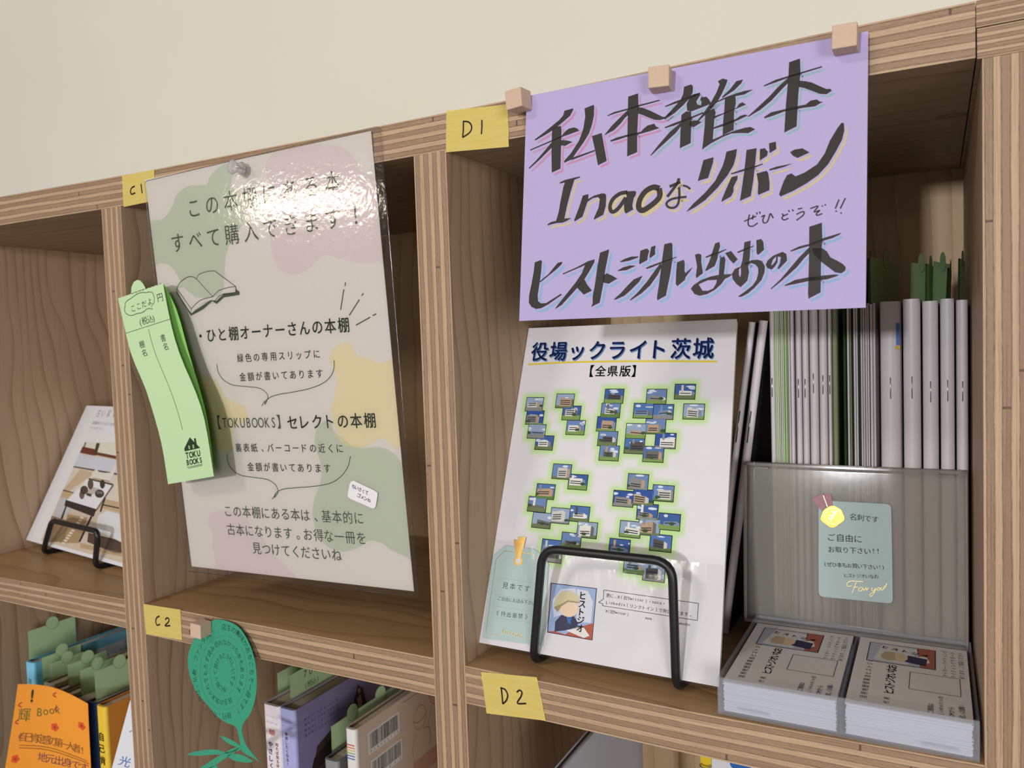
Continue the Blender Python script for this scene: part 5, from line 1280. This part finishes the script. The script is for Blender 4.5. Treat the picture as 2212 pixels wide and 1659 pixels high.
# white pop card in front of the yellow spined book
wp = thing('white_card', Py(266, 1650, .02), 'white card with blue brush lettering beside the orange card', 'card')
a, b, c_ = Py(281, 1513, .022), Py(238, 1672, .016), Py(300, 1690, .030)
P = Page(b, c_ - b, a - b, (c_ - b).length, (a - b).length + .02)
P.areapx([(281, 1513), (296, 1530), (300, 1700), (228, 1710)], paper('e8eaf0', .02), 0, clip=False); P.areapx([(228, 1710), (300, 1700), (296, 1530), (281, 1513)], paper('e8eaf0', .02), -4, clip=False)
P.textpx('光', z3(1085, 1590), z3(1085, 1590), 24, flat('3f66b8'), 3); P.strokepx([z3(1125, 1330), z3(1145, 1322)], 1.5, flat('2a2a30'), 3)
P.build('card', wp)

# lower middle bay
z4 = lambda *p: Z(550, 1440, 5.395)([p])[0]
def spA(P):
    P.text('Letslearn', (P.W * .18, P.H - .0085), (P.W * .82, P.H - .0095), .0022, flat('b9b2b6'), 3); P.text('Buddhism', (P.W * .2, P.H - .014), (P.W * .8, P.H - .0145), .0022, flat('b9b2b6'), 3)
    for k in range(-2, 3): P.area([(P.W * .5 + .0011 * k + .0011 * math.cos(i * PI / 5), P.H - .0225 + .0003 * abs(k) + .0024 * math.sin(i * PI / 5)) for i in range(10)], flat('c27f86'), 3 + abs(k), False)
    vtxt(P, 'やさしくわかる', P.W * .36, P.H - .030, .0052, '3c3f96', .03, 1.15); vtxt(P, '知れば知るほどおもしろい', P.W * .76, P.H - .030, .0032, 'b4606c', .02, 1.08)
book('white spined book with lotus mark in the lower middle bay', *[z4(95, 455)[0], z4(283, 452)[0]], z4(0, 453)[1], .050, .135, 'e2dade', 'cfc8cc', group=GB, spine_print=spA)
def spB(P):
    P.text('Lets learn', (P.W * .15, P.H - .009), (P.W * .8, P.H - .010), .0022, flat('8f8fb6'), 3); P.text('shrines', (P.W * .2, P.H - .014), (P.W * .8, P.H - .0145), .0022, flat('8f8fb6'), 3)
    vtxt(P, '参拝したくなる！', P.W * .42, P.H - .019, .0032, '9c6a80', .02, 1.1); vtxt(P, '日本', P.W * .5, P.H - .052, .0062, '23304f', .03, 1.15)
def sdB(P):
    for k in range(4): P.text('神社のことがよくわかる', (.012, P.H - .012 - .0045 * k), (.05, P.H - .012 - .0045 * k), .0026, flat('4c4060'), 3)
    ar = lambda L, c, l=3: P.area([(a, P.H - b) for a, b in L], flat(c, .5), l)
    ar([(.018, .058), (.024, .040), (.052, .030), (.058, .040), (.050, .062), (.022, .075)], '4a3a34'); ar([(.014, .062), (.02, .048), (.058, .036), (.064, .048)], '332a28', 4); ar([(.036, .062), (.046, .050), (.048, .058), (.040, .066)], 'b89a78', 5)
    ar([(.072, .022), (.078, .010), (.084, .016), (.090, .036), (.076, .040)], '3a2c34', 4); ar([(.076, .022), (.081, .019), (.083, .034), (.077, .036)], 'a59a90', 5); ar([(.0775, .0135), (.081, .0135), (.081, .018), (.0775, .018)], 'b08870', 6)
book('lavender book with a small temple photo on its side', z4(285, 500)[0], z4(455, 495)[0], z4(0, 498)[1], .050, .135, 'a9abdb', '8f86b0', group=GB, spine_print=spB, right_print=sdB)
def spC(P):
    for k in range(5): P.area([(P.W * (.4 + .2 * (k % 2)) + .0022 * math.cos(i * PI / 4), P.H - .008 - .012 * k + .0016 * math.sin(i * PI / 4)) for i in range(8)], flat('dedede', .5), 3, False)
book('silver grey book with white dots at the bottom of the lower middle bay', z4(805, 1100)[0], z4(962, 1092)[0], z4(0, 1096)[1], .052, .12, '8d8f90', '6f7172', group=GB, spine_print=spC)
def spD(P):
    for k, c in enumerate(('c0453c', 'd0743c', 'd8b84a', '8fae5a', '3f62b0', '3f62b0')): P.rect(P.W * .12, P.H - .0125 - .0021 * k, P.W * .85, P.H - .0117 - .0021 * k, flat(c, .5), 3)
    vtxt(P, 'マンガ', P.W * .55, P.H - .038, .0058, '2a2a2e', .02, 1.4)
def sdD(P):
    barcode(P, .016, P.H - .022, .036, .012, 1, '978406522'); barcode(P, .018, P.H - .045, .036, .012, 2, '192360')
    O = flat('d07a5c', .5)
    for dx, dy in ((.082, .026), (.106, .014)):      # orange outline drawing of two people
        P.stroke([(dx + .009 * math.cos(2 * PI * i / 20), P.H - dy - .010 * math.sin(2 * PI * i / 20)) for i in range(21)], .0005, O, 3)
        P.stroke([(dx - .009, P.H - dy), (dx - .004, P.H - dy - .003), (dx + .006, P.H - dy - .002), (dx + .009, P.H - dy)], .0005, O, 3, 4)
        P.stroke([(dx - .006, P.H - dy - .011), (dx - .012, P.H - dy - .022), (dx - .010, P.H - dy - .034)], .0005, O, 3, 4); P.stroke([(dx + .005, P.H - dy - .011), (dx + .014, P.H - dy - .016), (dx + .012, P.H - dy - .03)], .0005, O, 3, 4)
    P.stroke([(.06, P.H - .004), (.115, P.H - .0045)], .0004, flat('6a5a50'), 3); P.rect(.070, P.H - .075, .13, P.H - .060, flat('c9a08a', .5), 2)
book('white comic book with two barcodes on its side', z4(1048, 730)[0], z4(1172, 733)[0], z4(0, 731)[1], .045, .145, 'dcdad6', 'd6c3b0', group=GB, spine_print=spD, right_print=sdD)
G3 = 'green slips in the books of the lower middle bay'
slip_in('green slip in the white lotus book', z4(262, 72), z4(288, 395), .05, .075, G3, circle=False)
slip_in('green slip with a pencilled price in the lavender book', z4(413, 98), z4(436, 470), .06, .066, G3, circle=False, text=[('700', .80, .008), ('(税込)', .42, .006)])
slip_in('green slip between the lavender and comic books', z4(868, 690), z4(918, 1075), .05, .066, G3)
slip_in('green slip at the front of the white comic book', z4(1195, 492), z4(1222, 640), .055, .075, G3)

# green paper leaf sign
t = NT('leaf_green_paper'); tc = t.new('ShaderNodeTexCoord').outputs['Object']
M_LEAF = t.bsdf(t.mix(t.noise(tc, 500, 3), lin('35906f'), lin('429f7f')), .7, .2)
lf = thing('leaf_sign', Py(470, 1400, -.004), 'green paper leaf with spiral handwriting pinned below the tape label C 2', 'sign')
P = page_from_px((400, 1340), (560, 1360), (400, 1659), -.002, -.004, -.012); P = Page(*P)
R4 = Z(300, 1280, 3.16)
lfp = smooth_closed(R4([(500,192),(545,184),(605,195),(680,235),(740,320),(780,420),(800,520),(804,640),(790,740),(762,825),(715,890),(703,930),(708,970),(735,1045),(820,1152),(800,1140),(705,1085),(690,1020),(668,930),(640,905),(600,890),(540,850),(470,770),(400,690),(358,600),(335,500),(338,420),(365,340),(400,270),(450,218)]), 4)
def leafpoly(pts, l=0):
    P.areapx(pts, M_LEAF, l, clip=False); P.areapx(pts[::-1], M_LEAF, l - 4, clip=False)
leafpoly(lfp)
for L in ([(330,1105),(400,1082),(520,1070),(600,1090),(680,1060),(690,1075),(600,1100),(480,1108),(400,1113)], [(415,1205),(490,1150),(560,1108),(640,1065),(690,1055),(650,1095),(600,1125),(520,1180),(470,1215)], [(605,1110),(650,1100),(710,1110),(775,1145),(760,1160),(690,1155),(640,1142)], [(555,980),(600,990),(650,1015),(705,1055),(690,1058),(620,1035)], [(440,1230),(480,1195),(530,1180),(535,1195),(500,1240)]):
    leafpoly(smooth_closed(R4(L), 3), 3)
LI = flat('173d30', .6)
def spiral(st, cx_, cy_, rx, ry, a0, a1, em):
    n = len(st)
    for i, ch in enumerate(st):
        a = math.radians(a0 + (a1 - a0) * i / (n - 1)); u, v = R4([(cx_ + rx * math.cos(a), cy_ + ry * math.sin(a))])[0]
        x, y = P.loc(u, v); u2, v2 = R4([(cx_ + rx * math.cos(a + .05), cy_ + ry * math.sin(a + .05))])[0]; x2, y2 = P.loc(u2, v2)
        P.glyph_at(ch, x, y, em, LI, 3, -.012, math.atan2(y2 - y, x2 - x) + random.uniform(-.1, .1))
spiral('旅行、カフェ、神社、仏教、ファンタジー', 575, 545, 195, 300, 78, 245, .0050)
spiral('店主の興味があちこちで一冊です!', 575, 545, 195, 310, 272, 418, .0052)
spiral('店主の気まぐれでもたず読み切れなかった本もあります', 580, 545, 125, 205, 70, 395, .0047)
spiral('手に取って頂けるとうれしいです', 585, 545, 62, 115, 90, 400, .0044)
for rx, ry in ((160, 255), (92, 160)): P.strokepx(R4([(578 + rx * math.cos(math.radians(a)), 545 + ry * math.sin(math.radians(a))) for a in range(95, 440, 8)]), .6, flat('35886c', .7), 2)
P.build('leaf', lf)

# lower right bay
def gd(P): pass
wb = book('white book with its pale cover facing right in the lower right bay', 1188, 1206, 1672, .012, .150, 'd8d4d0', 'c3c9d6', group=None, pages='cfc6b8')
a, b = Py(1513, 1638, .085), Py(1536, 1640, .085); c_ = Py(1690, 1660, .085)
nb_ = thing('spiral_notebook', ((a.x + c_.x) / 2, .09, ZL), 'white spiral notebook with yellow edge and blue spot in the lower right bay', 'notebook')
zt_ = ZB - .006
mb = MB(); mb.box((a.x, .085, ZL + .0003), (b.x, .093, zt_), flat('d8b928', .5)); mb.build('yellow_edge', nb_)
P = Page((b.x + .0002, .0855, ZL + .0003), (1, 0, 0), (0, 0, 1), c_.x - b.x, zt_ - ZL); P.n = Vector((0, -1, 0)); P.sheet(paper('cfd2d6', .02), thick=.006)
P.areapx([(1602 + 26 * math.cos(i * PI / 12), 1645 + 22 * math.sin(i * PI / 12)) for i in range(24)], flat('2f5fa8', .5), 2)
P.build('cover', nb_)
mb = MB()
for k in range(24):
    zc = zt_ - .004 - .0085 * k; xc = (a.x + b.x) / 2
    mb.tube([(xc + .0032 * math.cos(i * PI / 6), .0835 - .003 * math.sin(i * PI / 6), zc + .0006 * i / 12) for i in range(13)], .0005, M_STEEL, 6)
mb.build('wire_binding', nb_)
